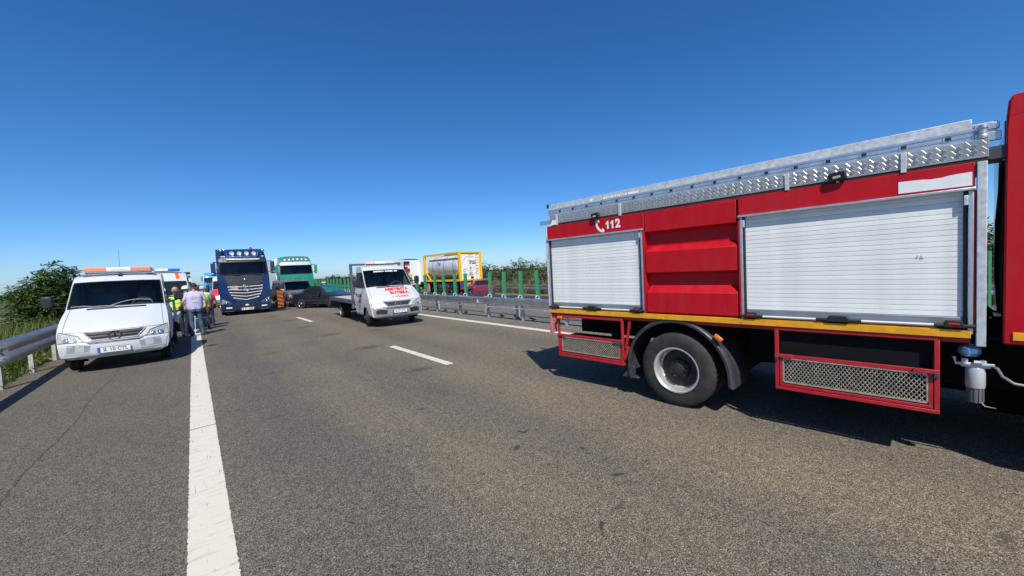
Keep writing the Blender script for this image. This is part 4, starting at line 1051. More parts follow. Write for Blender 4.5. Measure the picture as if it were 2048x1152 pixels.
VAN_ROWS = [(-.10, .34, .80, .12, 0), (-.015, .40, .90, .16, 0), (0, .47, .925, .175, 0), (.0, .66, .94, .18, 0), (-.03, .715, .945, .18, 0), (-.05, .74, .95, .185, 0), (-.075, .80, .955, .19, 0), (-.115, .915, .96, .19, 0),
            (-.20, 1.04, .955, .17, .01), (-.36, 1.17, .945, .14, .02), (-.56, 1.30, .93, .12, .025), (-.78, 1.425, .905, .11, .03), (-.86, 1.48, .895, .10, .03), (-1.44, 2.115, .835, .11, .02), (-1.52, 2.19, .825, .11, .02), (-1.66, 2.26, .82, .08, .03), (-1.95, 2.30, .82, .03, .04), (-2.48, 2.31, .82, .0, .04)]
WS0, WS1 = 12, 13
def sprinter(root, bumper=WHITE, plate_txt='IL 10 CTL', clear=True, high=False, chassis=True, beacon='orange', steer=0.0, detail=True, hood_text=None):
    sk = Skin(VAN_ROWS)
    b = sk.body(TS, (WS0, WS1, 1, len(TS) - 2), -2.48, [(-1.02, .335, .405)], .40, 16, (1.45,))
    body = b.build('body', WHITE, root, 32)
    g = sk.patch([(WS0 + .0, -.868), (WS0, .868), (WS1, .80), (WS1, -.80)], 12, 4, -.004); g.build('windscreen', GLASS if clear else DGLASS, root, 40)
    # black glass surround
    fr = MB(); pts = [sk.pt(WS0 + .02, y, .003) for y in np.linspace(-.86, .86, 13)] + [sk.pt(r, .865 - .065 * (r - WS0), .003) for r in np.linspace(WS0 + .1, WS1 - .1, 5)] + [sk.pt(WS1 - .02, y, .003) for y in np.linspace(.795, -.795, 13)] + [sk.pt(r, -.865 + .065 * (r - WS0), .003) for r in np.linspace(WS1 - .1, WS0 + .1, 5)]
    fr.tube(pts + [pts[0]], .014, 6, 0, False); fr.build('windscreen_seal', BLACK, root, 40)
    # bumper mask and openings
    bu = sk.patch([(0.0, -.80), (0.0, .80), (3.95, .945), (3.95, -.945)], 20, 8, .010); bo = bu.build('bumper', bumper, root, 40)
    for sg in (-1, 1):
        c = [(2.15, sg * .80), (2.05, sg * .44), (2.85, sg * .40), (3.2, sg * .78)]
        o = sk.patch(c, 6, 2, .013).build('fog_opening', M('fog_grey', (.26, .30, .33), .35, var=.15, scale=20) if bumper is WHITE else BLACK, bo, 40)
        if bumper is WHITE:
            sk.patch([(2.2, sg * .66), (2.12, sg * .52), (2.9, sg * .50), (3.0, sg * .64)], 4, 2, .016).build('fog_lamp', LAMP, bo, 40)
            sk.patch([(1.95, sg * .84), (1.85, sg * .42), (2.08, sg * .42), (2.12, sg * .82)], 6, 1, .017).build('fog_lip', WHITE, bo, 40)
        # headlight
        h = [(4.35, sg * .935), (4.45, sg * .50), (6.55, sg * .60), (7.5, sg * .93)]
        ho = sk.patch(h, 8, 5, .008).build('headlight', LENS, root, 40)
        sk.patch([(4.4, sg * .92), (4.5, sg * .52), (6.45, sg * .61), (7.3, sg * .91)], 8, 5, .003).build('reflector', LAMP, ho, 40)
        mm = MB()
        for (yy, rr) in ((.66, .05), (.80, .062)):
            q = sk.pt(5.6, sg * yy, .006); n = (sk.pt(5.6, sg * yy, .03) - q).normalized()
            mm.lathe([(rr, 0), (rr * .9, .002), (rr * .5, -.004), (rr * .3, .004), (0, .006)], q, n, 14)
        mm.build('bulb_bowl', CHROME, ho, 40)
        sk.patch([(4.6, sg * .938), (4.6, sg * .86), (6.9, sg * .89), (7.3, sg * .935)], 2, 4, .0095).build('indicator', M('pale_amber_lens', (.45, .36, .28), .2, coat=.3), ho, 40)
        ol = [sk.pt(a, bb, .008) for a, bb in h]; pl = []
        for i in range(4):
            for j in range(6): 
                (r0, y0), (r1, y1) = h[i], h[(i + 1) % 4]; pl.append(sk.pt(r0 + (r1 - r0) * j / 6, y0 + (y1 - y0) * j / 6, .007))
        mm = MB(); mm.tube(pl + [pl[0]], .006, 5, 0, False); mm.build('headlight_seal', DKGREY, ho, 40)
    slot = sk.patch([(3.05, -.42), (3.05, .42), (4.3, .52), (4.3, -.52)], 10, 3, .018).build('air_slot', BLACK, bo, 40)
    mm = MB()
    mm.tube([sk.pt(3.7, y, .022) for y in np.linspace(-.46, .46, 11)], .010, 6); mm.build('slot_bar', bumper, slot, 40)
    if bumper is WHITE:
        q = sk.pt(.9, -.62, .012); mm = MB(); mm.box(q.x - .01, q.x + .004, q.y - .035, q.y + .035, q.z - .02, q.z + .008); mm.build('tow_eye_cover', BLACK, bo)
    # grille with bars and star
    gr = sk.patch([(5.15, -.36), (5.15, .36), (7.0, .50), (7.0, -.50)], 12, 3, .008).build('grille', M('grille_black', (.03, .026, .03), .5), root, 40)
    mm = MB()
    for r_, w_ in ((5.45, .39), (6.0, .43), (6.55, .475)):
        mm.tube([sk.pt(r_, y, .018) for y in np.linspace(-w_, w_, 13)], .011, 6)
    mm.build('grille_bars', M('grille_bar', (.06, .05, .055), .4), gr, 40, kind=None)
    mm = MB(); pl = [sk.pt(5.0, y, .012) for y in np.linspace(-.37, .37, 9)] + [sk.pt(7.05, y, .012) for y in np.linspace(.53, -.53, 11)]
    mm.tube(pl + [pl[0]], .014, 6, 0, False); mm.build('grille_surround', WHITE, gr, 40)
    q = sk.pt(6.05, 0, .03); star(gr, q, .105, Matrix.Rotation(R(-20), 3, 'Y'), CHROME if bumper is not WHITE else M('dark_chrome', (.12, .12, .13), .25, .9), back=BLACK)
    # bonnet shut lines, intake slot
    for sg in (-1, 1):
        mm = MB(); mm.tube([sk.pt(r_, sg * (.86 - .045 * (r_ - 7.6) / 4), .0005) for r_ in np.linspace(7.2, 11.9, 14)], .0045, 5); mm.build('bonnet_seam', DKGREY, root, 40)
    mm = MB(); mm.tube([sk.pt(7.25, y, .0005) for y in np.linspace(-.86, .86, 21)], .0045, 5); mm.build('bonnet_seam', DKGREY, root, 40)
    sl = sk.patch([(11.0, -.53), (11.0, .53), (11.62, .53), (11.62, -.53)], 10, 2, .004).build('intake_slot', BLACK, root, 40)
    # wipers
    wp = M('wiper_grey', (.40, .41, .42), .4, .4) if bumper is WHITE else BLACK
    for y0, y1, ra, rb in ((-.05, -.80, WS0 - .25, WS0 + .05), (.62, -.10, WS0 + .14, WS0 + .0)):
        mm = MB(); mm.tube([sk.pt(ra + (rb - ra) * f + (.10 * math.sin(f * 3.1)), y0 + (y1 - y0) * f, .028) for f in np.linspace(0, 1, 9)], .011, 5); mm.build('wiper', wp, root, 40)
    # interior
    it = MB(); it.box(-1.45, -.95, -.80, .80, 1.05, 1.40); it.ell((-1.1, .40, 1.42), (.2, .3, .11), 12, 6); it.ell((-1.05, -.2, 1.40), (.25, .45, .06), 12, 6)
    it.box(-2.46, -2.42, -.78, .78, .8, 2.15); it.build('dashboard', INTER, root, 40)
    mm = MB()
    for y in (-.5, -.12, .45):
        mm.box(-2.15, -1.7, y - .2, y + .2, .85, 1.05); mm.obox((-2.15, y, 1.42), (.12, .40, .75), Matrix.Rotation(R(-12), 3, 'Y')); mm.obox((-2.22, y, 1.88), (.09, .25, .18), Matrix.Rotation(R(-8), 3, 'Y'))
    mm.build('seats', SEATM, root, 40, .02)
    mm = MB(); rr = Matrix.Rotation(R(-32), 3, 'Y'); c = Vector((-1.36, .42, 1.47))
    ringp = [c + rr @ Vector((0, .20 * math.cos(a), .20 * math.sin(a))) for a in np.linspace(0, 2 * math.pi, 25)]
    mm.tube(ringp, .016, 6, 0, False); mm.bar(ringp[0], ringp[12], .05, .02); mm.build('steering_wheel', M('steering_grey', (.10, .10, .105), .5), root, 40)
    # side glass, handles, indicators, mirrors
    for sg in (-1, 1):
        def sd(x, z, off=.004):
            xe, hw = sk.edge(z); return Vector((x, sg * (hw + off), z))
        out = [(-1.06, 1.47), (-1.60, 1.46), (-2.30, 1.46), (-2.32, 2.02), (-1.64, 2.04), (-1.50, 1.98)]
        mm = MB(); mm.add([sd(x, z) for x, z in out], [(0, 1, 5), (1, 2, 3, 4), (1, 4, 5)]); wo = mm.build('door_window', DGLASS, root, 0)
        mm = MB(); mm.tube([sd(x, z, .006) for x, z in out + out[:1]], .013, 5, 0, False); mm.build('window_seal', BLACK, wo, 40)
        mm = MB(); mm.tube([sd(-1.02, 1.44, .001), sd(-1.45, 1.40, .001), sd(-1.47, .45, .001)], .004, 4); mm.tube([sd(-2.36, 2.1, .001), sd(-2.38, 1.4, .001), sd(-2.38, .45, .001)], .004, 4); mm.build('door_seam', DKGREY, root, 40)
        mm = MB(); p = sd(-2.2, 1.2, .012); mm.obox(p, (.16, .025, .035), Matrix.Identity(3)); mm.build('door_handle', BLACK, root, 30, .006)
        mm = MB(); p = sd(-.62, 1.02, .008); mm.obox(p, (.09, .016, .045), Matrix.Identity(3)); mm.build('side_indicator', ORANGE, root, 30, .004)
        ar = MB(); ar.lathe([(.405, 0), (.42, .02), (.405, .03)], (-1.02, sg * .935, .335), (0, sg, 0), 32); 
        # mirror
        if clear and sg < 0: yo, zc, hh, wd = 1.20, 1.66, .28, .20
        else: yo, zc, hh, wd = 1.17, 1.66, .27, .19
        mm = MB(); mm.obox((-1.12, sg * yo, zc), (.11, wd, hh), Matrix.Rotation(sg * R(8), 3, 'Z')); mo = mm.build('mirror', BLACK, root, 30, .035)
        mm = MB(); mm.tube([(-1.12, sg * .90, 1.62), (-1.11, sg * (yo - .05), 1.62)], .016, 6); mm.tube([(-1.12, sg * .90, 1.50), (-1.11, sg * (yo - .03), 1.52)], .016, 6); mm.build('mirror_arm', BLACK, mo, 40)
    # wheels and arch liners
    for sg in (-1, 1):
        wheel(root, 'van', (-1.02, sg * .82, .335), sg, steer)
        mm = MB(); mm.cyl((-1.02, sg * .60, .335), (-1.02, sg * .90, .335), .415, seg=24); 
        a = MB(); a.loft([[(-1.02 + .41 * math.cos(t), sg * yy, .335 + .41 * math.sin(t)) for t in np.linspace(-.3, math.pi + .3, 16)] for yy in (.55, .925)], False); a.build('arch_liner', CHASSIS, root, 40)
    if steer is not None and hood_text: hood_text(sk)
    return sk

def flatbed(root, x_front, x_rear, xw, zf=.92, deck_mat=None, frame=True, ramp=True, framemat=M('headboard_paint', (.10, .105, .12), .5, .2, var=.15)):
    """recovery bed behind the cab"""
    dm = deck_mat or M('deck_aluminium', (.55, .55, .55), .5, .5, var=.12, dirt=(.35, .33, .3), damt=.5)
    m = MB(); m.box(x_rear, x_front, -.98, .98, zf - .03, zf); d = m.build('deck', dm, root, 0)
    x = x_front - .08; pm = MB(); pm.box(-.012, .012, -.95, .95, 0, .012); pme = pm.mesh('deck_rib', dm, 0)
    while x > x_rear + .05: link('deck_rib', pme, d, loc=(x, 0, zf)); x -= .22
    m = MB()
    for sg in (-1, 1):
        m.box(x_rear, x_front, sg * 1.02 - .04, sg * 1.02 + .04, zf - .14, zf + .03)
    m.build('side_rail', framemat, root, 30, .008)
    m = MB()
    for sg in (-1, 1): m.box(x_rear - .1, -2.45, sg * .42 - .04, sg * .42 + .04, .55, .70)
    for x in np.arange(x_rear + .2, x_front, .6): m.box(x - .04, x + .04, -.95, .95, .72, zf - .035)
    m.box(xw - .06, xw + .06, -.7, .7, .27, .40); m.box(-3.3, -2.7, .45, .85, .42, .68)
    m.build('chassis', CHASSIS, root, 30)
    for sg in (-1, 1):
        wheel(root, 'vandual', (xw, sg * .74, .335), sg)
        a = MB(); a.loft([[(xw + r_ * math.cos(t), sg * yy, .335 + r_ * math.sin(t)) for yy, r_ in ((.52, .40), (.97, .40), (.97, .43), (.52, .43))] for t in np.linspace(.25, math.pi - .1, 14)], True, True); a.build('mudguard', BLACK, root, 40)
    if frame:
        m = MB(); xf = x_front - .05
        for sg in (-1, 1): m.box(xf - .05, xf + .05, sg * 1.0 - .05, sg * 1.0 + .05, .6, 2.34)
        m.box(xf - .05, xf + .05, -1.05, 1.05, 2.34, 2.42); m.box(xf - .03, xf + .03, -.95, .95, 1.25, 1.31); m.build('headboard', framemat, root, 30, .01)
    if ramp:
        m = MB(); 
        for sg in (-1, 1):
            m.prism([(x_rear, zf + .03), (x_rear, zf - .14), (x_rear - .55, zf - .52), (x_rear - .75, zf - .52), (x_rear - .55, zf - .36)], lambda u, q, dd: (u, dd, q), sg * 1.02 - .04, sg * 1.02 + .04)
        m.bar((x_rear - .02, 0, zf - .01), (x_rear - .70, 0, zf - .46), 2.0, .02); m.bar((x_rear - .6, -1.0, .42), (x_rear - .6, 1.0, .42), .08, .1)
        m.build('ramp', framemat, root, 30, .006)

def lightbar(root, x, z, hw, col, names='light_bar', base=.0, seg3=True):
    m = MB(); m.box(x - .13, x + .13, -hw * .96, hw * .96, z, z + .03); b = m.build(names, WHITE if col is ORANGER else BLACK, root, 30, .008)
    def lens(y0, y1, mat, t0=1, t1=1):
        mm = MB(); rings = []
        for y, k in ((y0, t0), (y0 + .04, 1), (y1 - .04, 1), (y1, t1)):
            rings.append([(x + a * k, y, z + .03 + c * k) for a, c in ((-.14, 0), (-.135, .06), (-.10, .095), (.10, .095), (.135, .06), (.14, 0))])
        mm.loft(rings, True, True); return mm.build('lens', mat, b, 30)
    lens(-hw, -hw * .35, col, .55, 1); lens(hw * .35, hw, col, 1, .55)
    o = lens(-hw * .345, hw * .345, M('clear_lens_band', (.72, .70, .70), .35, var=.1, scale=20))
    return b, o

# --- left breakdown truck
vt = thing('breakdown_truck', 'white breakdown truck with orange light bar and plate IL 10 CTL on the shoulder', 'truck', (-1.50, 13.0, 0), R(-90.5))
sk = sprinter(vt, WHITE, clear=True)
plate(vt, 'IL 10 CTL', sk.pt(2.25, -.02, .035) + Vector((.0, .0, -.012)), .55, .125, Matrix.Rotation(R(3), 3, 'Y'))
b, o = lightbar(vt, -1.75, 2.345, .66, ORANGER)
for k in range(7): 
    mm = MB(); mm.box(-1.612, -1.609, -.14 + k * .042, -.115 + k * .042, 2.40, 2.42); mm.build('print', M('grey_print', (.35, .34, .36), .5), o, 0)
mm = MB(); mm.box(-1.85, -1.65, -.7, .7, 2.295, 2.343); mm.build('bar_mount', WHITE, vt, 30, .01)
mm = MB(); mm.tube([(-1.62, .02, 2.26), (-1.66, .02, 2.47), (-1.74, .03, 2.95)], [.006, .004, .003], 5); mm.box(-1.66, -1.58, -.02, .06, 2.25, 2.28); mm.build('aerial', BLACK, vt)
flatbed(vt, -2.58, -5.5, -4.3, .95, frame=False, ramp=False, framemat=M('pale_grey_bed', (.48, .50, .52), .45, .2, dirt=(.3, .3, .3)))
mm = MB(); mm.bar((-2.62, 1.0, .96), (-2.62, 1.0, 1.5), .06, .06); mm.bar((-2.62, 1.0, 1.45), (-3.3, 1.0, .98), .05, .05); mm.bar((-2.62, -1.0, .96), (-2.62, -1.0, 1.5), .06, .06); mm.bar((-2.62, -1.0, 1.45), (-2.62, 1.0, 1.45), .06, .06); mm.build('headboard', M('pale_grey_bed', (.48, .50, .52)), vt, 30, .006)
# --- roadside assistance tow truck
tt = thing('tow_truck', 'white flatbed tow truck with red ASISTENTA RUTIERA lettering on its bonnet and grey bumper', 'tow truck', (5.80, 13.72, 0), R(-90 - 4.5))
sk = sprinter(tt, GREYP, clear=True, steer=R(-16))
plate(tt, 'IL 07 CTL', sk.pt(2.5, .02, .035), .52, .12, Matrix.Rotation(R(3), 3, 'Y'))
def hood(u, v, off): return sk.pt(9.4 + v / .165, u, off)
def hoodfn(yc, rc): return lambda u, v, off: sk.pt(rc + v / .165, yc + u, off)
lettering('ASISTENTA', .165, hoodfn(.16, 10.35), 'lettering', REDPRINT, tt, bold=.010, off=.006, width=.92, cuts=1)
lettering('RUTIERA', .165, hoodfn(.20, 9.35), 'lettering', REDPRINT, tt, bold=.010, off=.006, width=.72, cuts=1)
lettering('0722449055', .10, hoodfn(.24, 8.3), 'lettering', REDPRINT, tt, bold=.003, off=.006, width=.52, cuts=1)
mm = MB(); mm.tube([sk.pt(8.3 + .25 * math.cos(a), -.10 + .03 * math.sin(a) * 1.2, .004) for a in np.linspace(-2.9, -.3, 8)], .008, 5); mm.build('handset_symbol', REDPRINT, tt)
lettering('ASISTENTA  RUTIERA  24/7', .085, lambda u, v, off: sk.pt(WS1 - .11 + v / .82, .02 + u, off), 'lettering', WHITEP, tt, bold=.004, off=.006, width=.95)
def door(u, v, off): return Vector((-1.80 + u, -(sk.edge(min(1.4, 1.08 + v))[1] + off), 1.08 + v))
lettering('TRACTARI', .15, lambda u, v, off: door(u + .02, v + .06, off), 'lettering', REDPRINT, tt, bold=.012, off=.005, width=.62)
lettering('AUTO', .11, lambda u, v, off: door(u + .02, v - .16, off), 'lettering', REDPRINT, tt, bold=.008, off=.005, width=.42)
lightbar(tt, -2.05, 2.34, .60, M('faded_orange_lens', (.85, .45, .36), .35, var=.1))
mm = MB(); mm.box(-2.15, -1.95, -.62, .62, 2.305, 2.338); mm.build('bar_mount', WHITE, tt, 30, .01)
flatbed(tt, -2.58, -7.2, -5.55, .93, M('planked_deck', (.46, .40, .39), .6, .1, var=.15, dirt=(.3, .26, .25)))
# ------------------------------------------------------------------ lorries
TRUCK_ROWS = [(-.10, .24, 1.16, .12, 0), (0, .34, 1.22, .15, 0), (.02, .80, 1.24, .16, 0), (.0, 1.15, 1.245, .16, 0), (-.05, 1.95, 1.24, .16, 0), (-.09, 2.36, 1.23, .16, 0), (-.27, 3.10, 1.19, .15, 0), (-.33, 3.28, 1.17, .15, .01), (-.62, 3.66, 1.12, .13, .04), (-1.0, 3.86, 1.09, .08, .08), (-2.25, 3.90, 1.09, .0, .08)]
def rz_of(sk, z):
    for i in range(len(sk.r) - 1):
        if sk.r[i][1] <= z <= sk.r[i + 1][1]: return i + (z - sk.r[i][1]) / (sk.r[i + 1][1] - sk.r[i][1])
    return len(sk.r) - 1.01
def truck_cab(root, paint, style='a', lamps=4, rows=TRUCK_ROWS, gl=None, vis=CHROME, mirror=None, wheels=True):
    sk = Skin(rows, 2.6); Z = lambda z: rz_of(sk, z)
    sk.body(TS, (5, 6, 1, len(TS) - 2), -2.25, [(-1.40, .50, .62)], .45, 9, (1.2, 2.8)).build('cab', paint, root, 32)
    sk.patch([(5, -1.17), (5, 1.17), (6, 1.12), (6, -1.12)], 12, 4, -.004).build('windscreen', gl or GLASS, root, 40)
    mm = MB(); pl = [sk.pt(5.01, y, .004) for y in np.linspace(-1.17, 1.17, 13)] + [sk.pt(5.99, y, .004) for y in np.linspace(1.12, -1.12, 13)]
    mm.tube(pl + [pl[0]], .022, 6, 0, False); mm.build('windscreen_seal', BLACK, root, 40)
    it = MB(); it.box(-1.0, -.30, -1.1, 1.1, 1.9, 2.28); it.box(-2.2, -2.15, -1.1, 1.1, 1.6, 3.6); it.box(-1.8, -1.3, .25, .85, 1.9, 2.9); it.box(-1.8, -1.3, -.85, -.25, 1.9, 2.9); it.build('dashboard', INTER, root, 0)
    mm = MB(); c = Vector((-.55, .55, 2.36)); rr = Matrix.Rotation(R(-55), 3, 'Y'); mm.tube([c + rr @ Vector((0, .23 * math.cos(a), .23 * math.sin(a))) for a in np.linspace(0, 2 * math.pi, 21)], .02, 6, 0, False); mm.build('steering_wheel', GREYP, root, 40)
    for sg in (-1, 1):
        mp = mirror or paint
        mm = MB(); mm.obox((-.15, sg * 1.44, 2.80), (.14, .22, .58), Matrix.Identity(3)); mo = mm.build('mirror', mp, root, 30, .04)
        mm = MB(); mm.tube([(-.4, sg * 1.18, 3.12), (-.15, sg * 1.42, 3.12)], .025, 6); mm.tube([(-.4, sg * 1.18, 2.50), (-.15, sg * 1.42, 2.50)], .02, 6); mm.build('mirror_arm', BLACK, mo, 40)
        mm = MB(); mm.obox((-.14, sg * 1.43, 2.42), (.15, .2, .12), Matrix.Identity(3)); mm.build('wide_mirror', mp, mo, 30, .03)
        def sd(x, z, o=.006): return Vector((x, sg * (sk.edge(z)[1] + o), z))
        mm = MB(); mm.poly([sd(-.55, 2.3), sd(-1.5, 2.3), sd(-1.5, 3.0), sd(-.62, 3.0)]); mm.build('door_window', DGLASS, root, 0)
        mm = MB(); mm.tube([sd(-.45, 2.25, .001), sd(-.40, 1.1, .001)], .006, 4); mm.tube([sd(-1.6, 3.1, .001), sd(-1.6, 1.1, .001)], .006, 4); mm.build('door_seam', BLACK, root, 40)
        for k in range(2):
            mm = MB(); mm.box(-1.0, -.55, sg * 1.2, sg * 1.25, .55 + k * .32, .60 + k * .32); mm.build('step', ALUR, root, 0)
        if wheels:
            wheel(root, 'truck', (-1.40, sg * 1.08, .50), sg)
            a = MB(); a.loft([[(-1.40 + .61 * math.cos(t), sg * yy, .5 + .61 * math.sin(t)) for t in np.linspace(-.1, math.pi + .1, 16)] for yy in (.8, 1.24)], False); a.build('arch_liner', CHASSIS, root, 40)
    # visor above the windscreen
    v0, v1 = Z(3.07), Z(3.30)
    sk.patch([(v0, -1.08), (v0, 1.08), (v1, 1.02), (v1, -1.02)], 12, 2, .10 if style == 'a' else .13, .02).build('sun_visor', BLACK if style == 'a' else vis, root, 40)
    return sk, Z
def roof_lamp(root, c, r, nx=None):
    mm = MB(); mm.lathe([(.0, -.06), (r * .6, -.05), (r, .0), (r * 1.06, .012), (r, .02)], c, (1, 0, .12), 18, 0); mm.build('roof_lamp', CHROME, root, 40)
    o = root.children[-1] if False else None
def axle_wheels(root, key, xs, yo, zc=.5):
    for x in xs:
        for sg in (-1, 1): wheel(root, key, (x, sg * yo, zc), sg)

bt = thing('lorry', 'dark blue lorry with chrome grille bars and four round roof lamps facing the camera', 'lorry', (2.40, 27.6, 0), R(-92.2))
sk, Z = truck_cab(bt, BLUEP, 'a')
# black centre panel, grille, lamps
sk.patch([(Z(1.72), -.80), (Z(1.72), .80), (Z(2.32), .98), (Z(2.32), -.98)], 12, 4, .012).build('front_panel', M('matt_black_panel', (.03, .031, .036), .55, var=.1), bt, 40)
gr = sk.patch([(Z(.93), -.50), (Z(.93), .50), (Z(1.72), .86), (Z(1.72), -.86)], 12, 6, .010).build('grille', M('grille_dark', (.012, .014, .02), .5), bt, 40)
for k, (z, w_) in enumerate(((1.66, .84), (1.50, .82), (1.34, .78), (1.18, .72), (1.02, .62))):
    mm = MB(); dip = .02 + .03 * k
    mm.tube([sk.pt(Z(z - dip * (1 - abs(y) / w_)), y, .03) for y in np.linspace(-w_, w_, 15)], [.046 if abs(y) > w_ * .86 else .026 for y in np.linspace(-w_, w_, 15)], 6); mm.build('grille_bar', M('bright_grille_silver', (.70, .71, .73), .35, .25, var=.08), gr, 40)
star(bt, sk.pt(Z(1.56), 0, .05), .19, Matrix.Rotation(R(-4), 3, 'Y'))
mm = MB(); mm.ell(sk.pt(Z(2.05), -.02, .03), (.03, .06, .06), 10, 6); mm.build('camera_dome', CHROME, bt)
lettering('Actros' if False else '', .1, lambda u, v, o: Vector((0, 0, 0)), 'x', WHITEP, bt) if False else None
mm = MB(); mm.tube([sk.pt(Z(1.86), y, .02) for y in np.linspace(.46, .88, 8)], .02, 5); mm.build('badge', CHROME, bt, 40)
mm = MB(); q = sk.pt(Z(1.60), -.56, .05); mm.obox(q, (.012, .40, .26), Matrix.Identity(3)); hp_ = mm.build('hazard_board', M('blank_board', (.42, .40, .36), .5), bt, 0)
mm = MB(); mm.obox(q + Vector((.008, 0, 0)), (.006, .40, .018), Matrix.Identity(3))
for a, b_, c_, d_ in ((0, .13, .40, .014), (0, -.13, .40, .014), (.2, 0, .014, .27), (-.2, 0, .014, .27)): mm.obox(q + Vector((.008, a, b_)), (.006, c_, d_), Matrix.Identity(3))
mm.build('board_frame', DARKPRINT, hp_, 0)
for sg in (-1, 1):
    h = [(Z(.70), sg * 1.20), (Z(.60), sg * .78), (Z(.72), sg * .70), (Z(.98), sg * 1.16)]
    ho = sk.patch(h, 6, 3, .012).build('headlight', LENS, bt, 40); sk.patch(h, 6, 3, .006).build('reflector', LAMP, ho, 40)
    for yy, zz in ((.98, .77), (1.1, .86)):
        q = sk.pt(Z(zz), sg * yy, .014); mm = MB(); mm.lathe([(.06, 0), (.05, .01), (.02, .0), (0, .012)], q, (1, 0, 0), 12); mm.build('bulb_bowl', CHROME, ho, 40)
    sk.patch([(Z(.43), sg * 1.0), (Z(.43), sg * .72), (Z(.50), sg * .72), (Z(.50), sg * 1.0)], 4, 1, .014).build('fog_lamp', M('bright_lamp', (.85, .85, .83), .2), bt, 40)
    sk.patch([(Z(.26), sg * 1.08), (Z(.26), sg * .62), (Z(.30), sg * .62), (Z(.30), sg * 1.08)], 4, 1, .02).build('chrome_strip', CHROME, bt, 40)
    sk.patch([(Z(1.30), sg * 1.2), (Z(1.22), sg * .92), (Z(2.3), sg * 1.06), (Z(2.3), sg * 1.2)], 4, 3, .016).build('air_guide', BLUEP, bt, 40)
sk.patch([(Z(.48), -.64), (Z(.48), .64), (Z(.62), .56), (Z(.62), -.56)], 10, 2, .012).build('air_intake', BLACK, bt, 40)
mm = MB(); mm.ell(sk.pt(Z(.57), .0, .03), (.02, .10, .06), 14, 6); mm.build('oval_badge', M('oval_badge', (.7, .55, .55), .4), bt)
plate(bt, 'B 41 SEM', sk.pt(Z(.36), 0.02, .03), .60, .13, Matrix.Identity(3), False)
for k in range(4):
    y = -.52 + k * .36; c = Vector((-.42, y, 3.62))
    mm = MB(); mm.lathe([(.0, -.08), (.07, -.07), (.105, .0), (.115, .01), (.105, .02), (.08, .012), (0, -.005)], c, (1, 0, .05), 18); mm.build('roof_lamp', LAMP, bt, 40)
mm = MB(); mm.tube([(-.5, -.78, 3.72), (-.42, -.74, 3.48), (-.36, -.68, 3.44), (-.36, .68, 3.44), (-.42, .74, 3.48), (-.5, .78, 3.72)], .028, 7); mm.build('lamp_bar', CHROME, bt, 40)
mm = MB(); mm.tube([(-.20, y, 3.25) for y in np.linspace(-.8, .8, 5)], .045, 8); mm.build('light_strip', M('bright_strip', (.85, .85, .85), .2, .3), bt, 40)
for y in (-1.02, 1.02):
    mm = MB(); mm.ell((-.55, y, 3.80), (.10, .09, .09), 10, 6); mm.tube([(-.55, y, 3.82), (-1.0, y * .98, 3.88)], .03, 6); mm.build('air_horn', CHROME, bt, 40)
for y in (-1.0, -.9, .98): 
    mm = MB(); mm.box(-.42, -.38, y - .06, y + .06, 3.42, 3.46); mm.build('side_marker', M('bright_lamp', (.85, .85, .83)), bt)
mm = MB(); mm.lathe([(.07, 0), (.08, .05), (.06, .13), (0, .15)], (-.9, .45, 3.88), (0, 0, 1), 12); mm.build('beacon', REDL, bt)
for y0, y1 in ((-.75, -.15), (.2, .85)):
    mm = MB(); mm.tube([sk.pt(4.85, y1, .03), sk.pt(4.95, (y0 + y1) / 2, .04), sk.pt(5.12, y0, .03)], .012, 5); mm.build('wiper', BLACK, bt, 40)
# box body and chassis
mm = MB(); mm.box(-8.2, -2.62, -1.27, 1.27, 1.10, 4.02); bx = mm.build('box_body', BLUEP, bt, 30, .03)
mm = MB(); mm.box(-8.2, -1.0, -.45, .45, .55, .95); mm.box(-1.6, -1.2, -1.0, 1.0, .4, .6); mm.box(-2.2, -.25, -1.0, 1.0, .45, .9); mm.box(-6.6, -6.2, -1.0, 1.0, .4, .6); mm.build('chassis', CHASSIS, bt)
axle_wheels(bt, 'dual', (-6.4,), .98, .49)
mm = MB(); mm.cyl((-2.6, -1.0, .75), (-4.2, -1.0, .75), .3, seg=16); mm.build('fuel_tank', ALUR, bt, 40)
mm = MB(); mm.box(-2.55, -2.35, -1.30, -1.1, 1.2, 2.9); mm.build('wind_deflector', BLUEP, bt, 30, .05)

# green lorry with white trailer
gt = thing('lorry', 'green lorry with white sun visor and a row of roof lamps behind the grey minivan', 'lorry', (6.75, 36.2, 0), R(-92.5))
GR = [(x, z * 1.005, h, b, d) for x, z, h, b, d in TRUCK_ROWS]
sk, Z = truck_cab(gt, GREENP, 'b', rows=GR, vis=M('white_visor', (.50, .54, .53), .35))
for k in range(6):
    c = Vector((-.45, -.80 + k * .31, 3.62 + .03 * math.sin(k * .63))); mm = MB()
    mm.lathe([(.12, -.08), (.125, .02), (.105, .03)], c, (1, 0, 0), 16, 1); mm.lathe([(.105, .02), (.07, .0), (0, -.02)], c, (1, 0, 0), 16, 0); mm.build('roof_lamp', [LAMP, BLACK], gt, 40)
mm = MB(); mm.tube([(-.48, -.95, 3.48), (-.42, 0, 3.52), (-.48, .95, 3.48)], .025, 6); mm.build('lamp_bar', CHROME, gt, 40)
mm = MB(); mm.box(-.9, -.25, -.9, .9, 2.285, 2.30); mm.build('papers', M('pale_papers', (.7, .68, .5), .8, var=.3, scale=4), gt)
mm = MB(); mm.cyl((-.4, -.25, 2.30), (-.4, -.25, 2.45), .06, seg=8); mm.build('blue_cup', BLUEL, gt)
sk.patch([(Z(.9), -.8), (Z(.9), .8), (Z(1.75), .85), (Z(1.75), -.85)], 10, 4, .012).build('grille', M('grille_dark', (.012, .014, .02)), gt, 40)
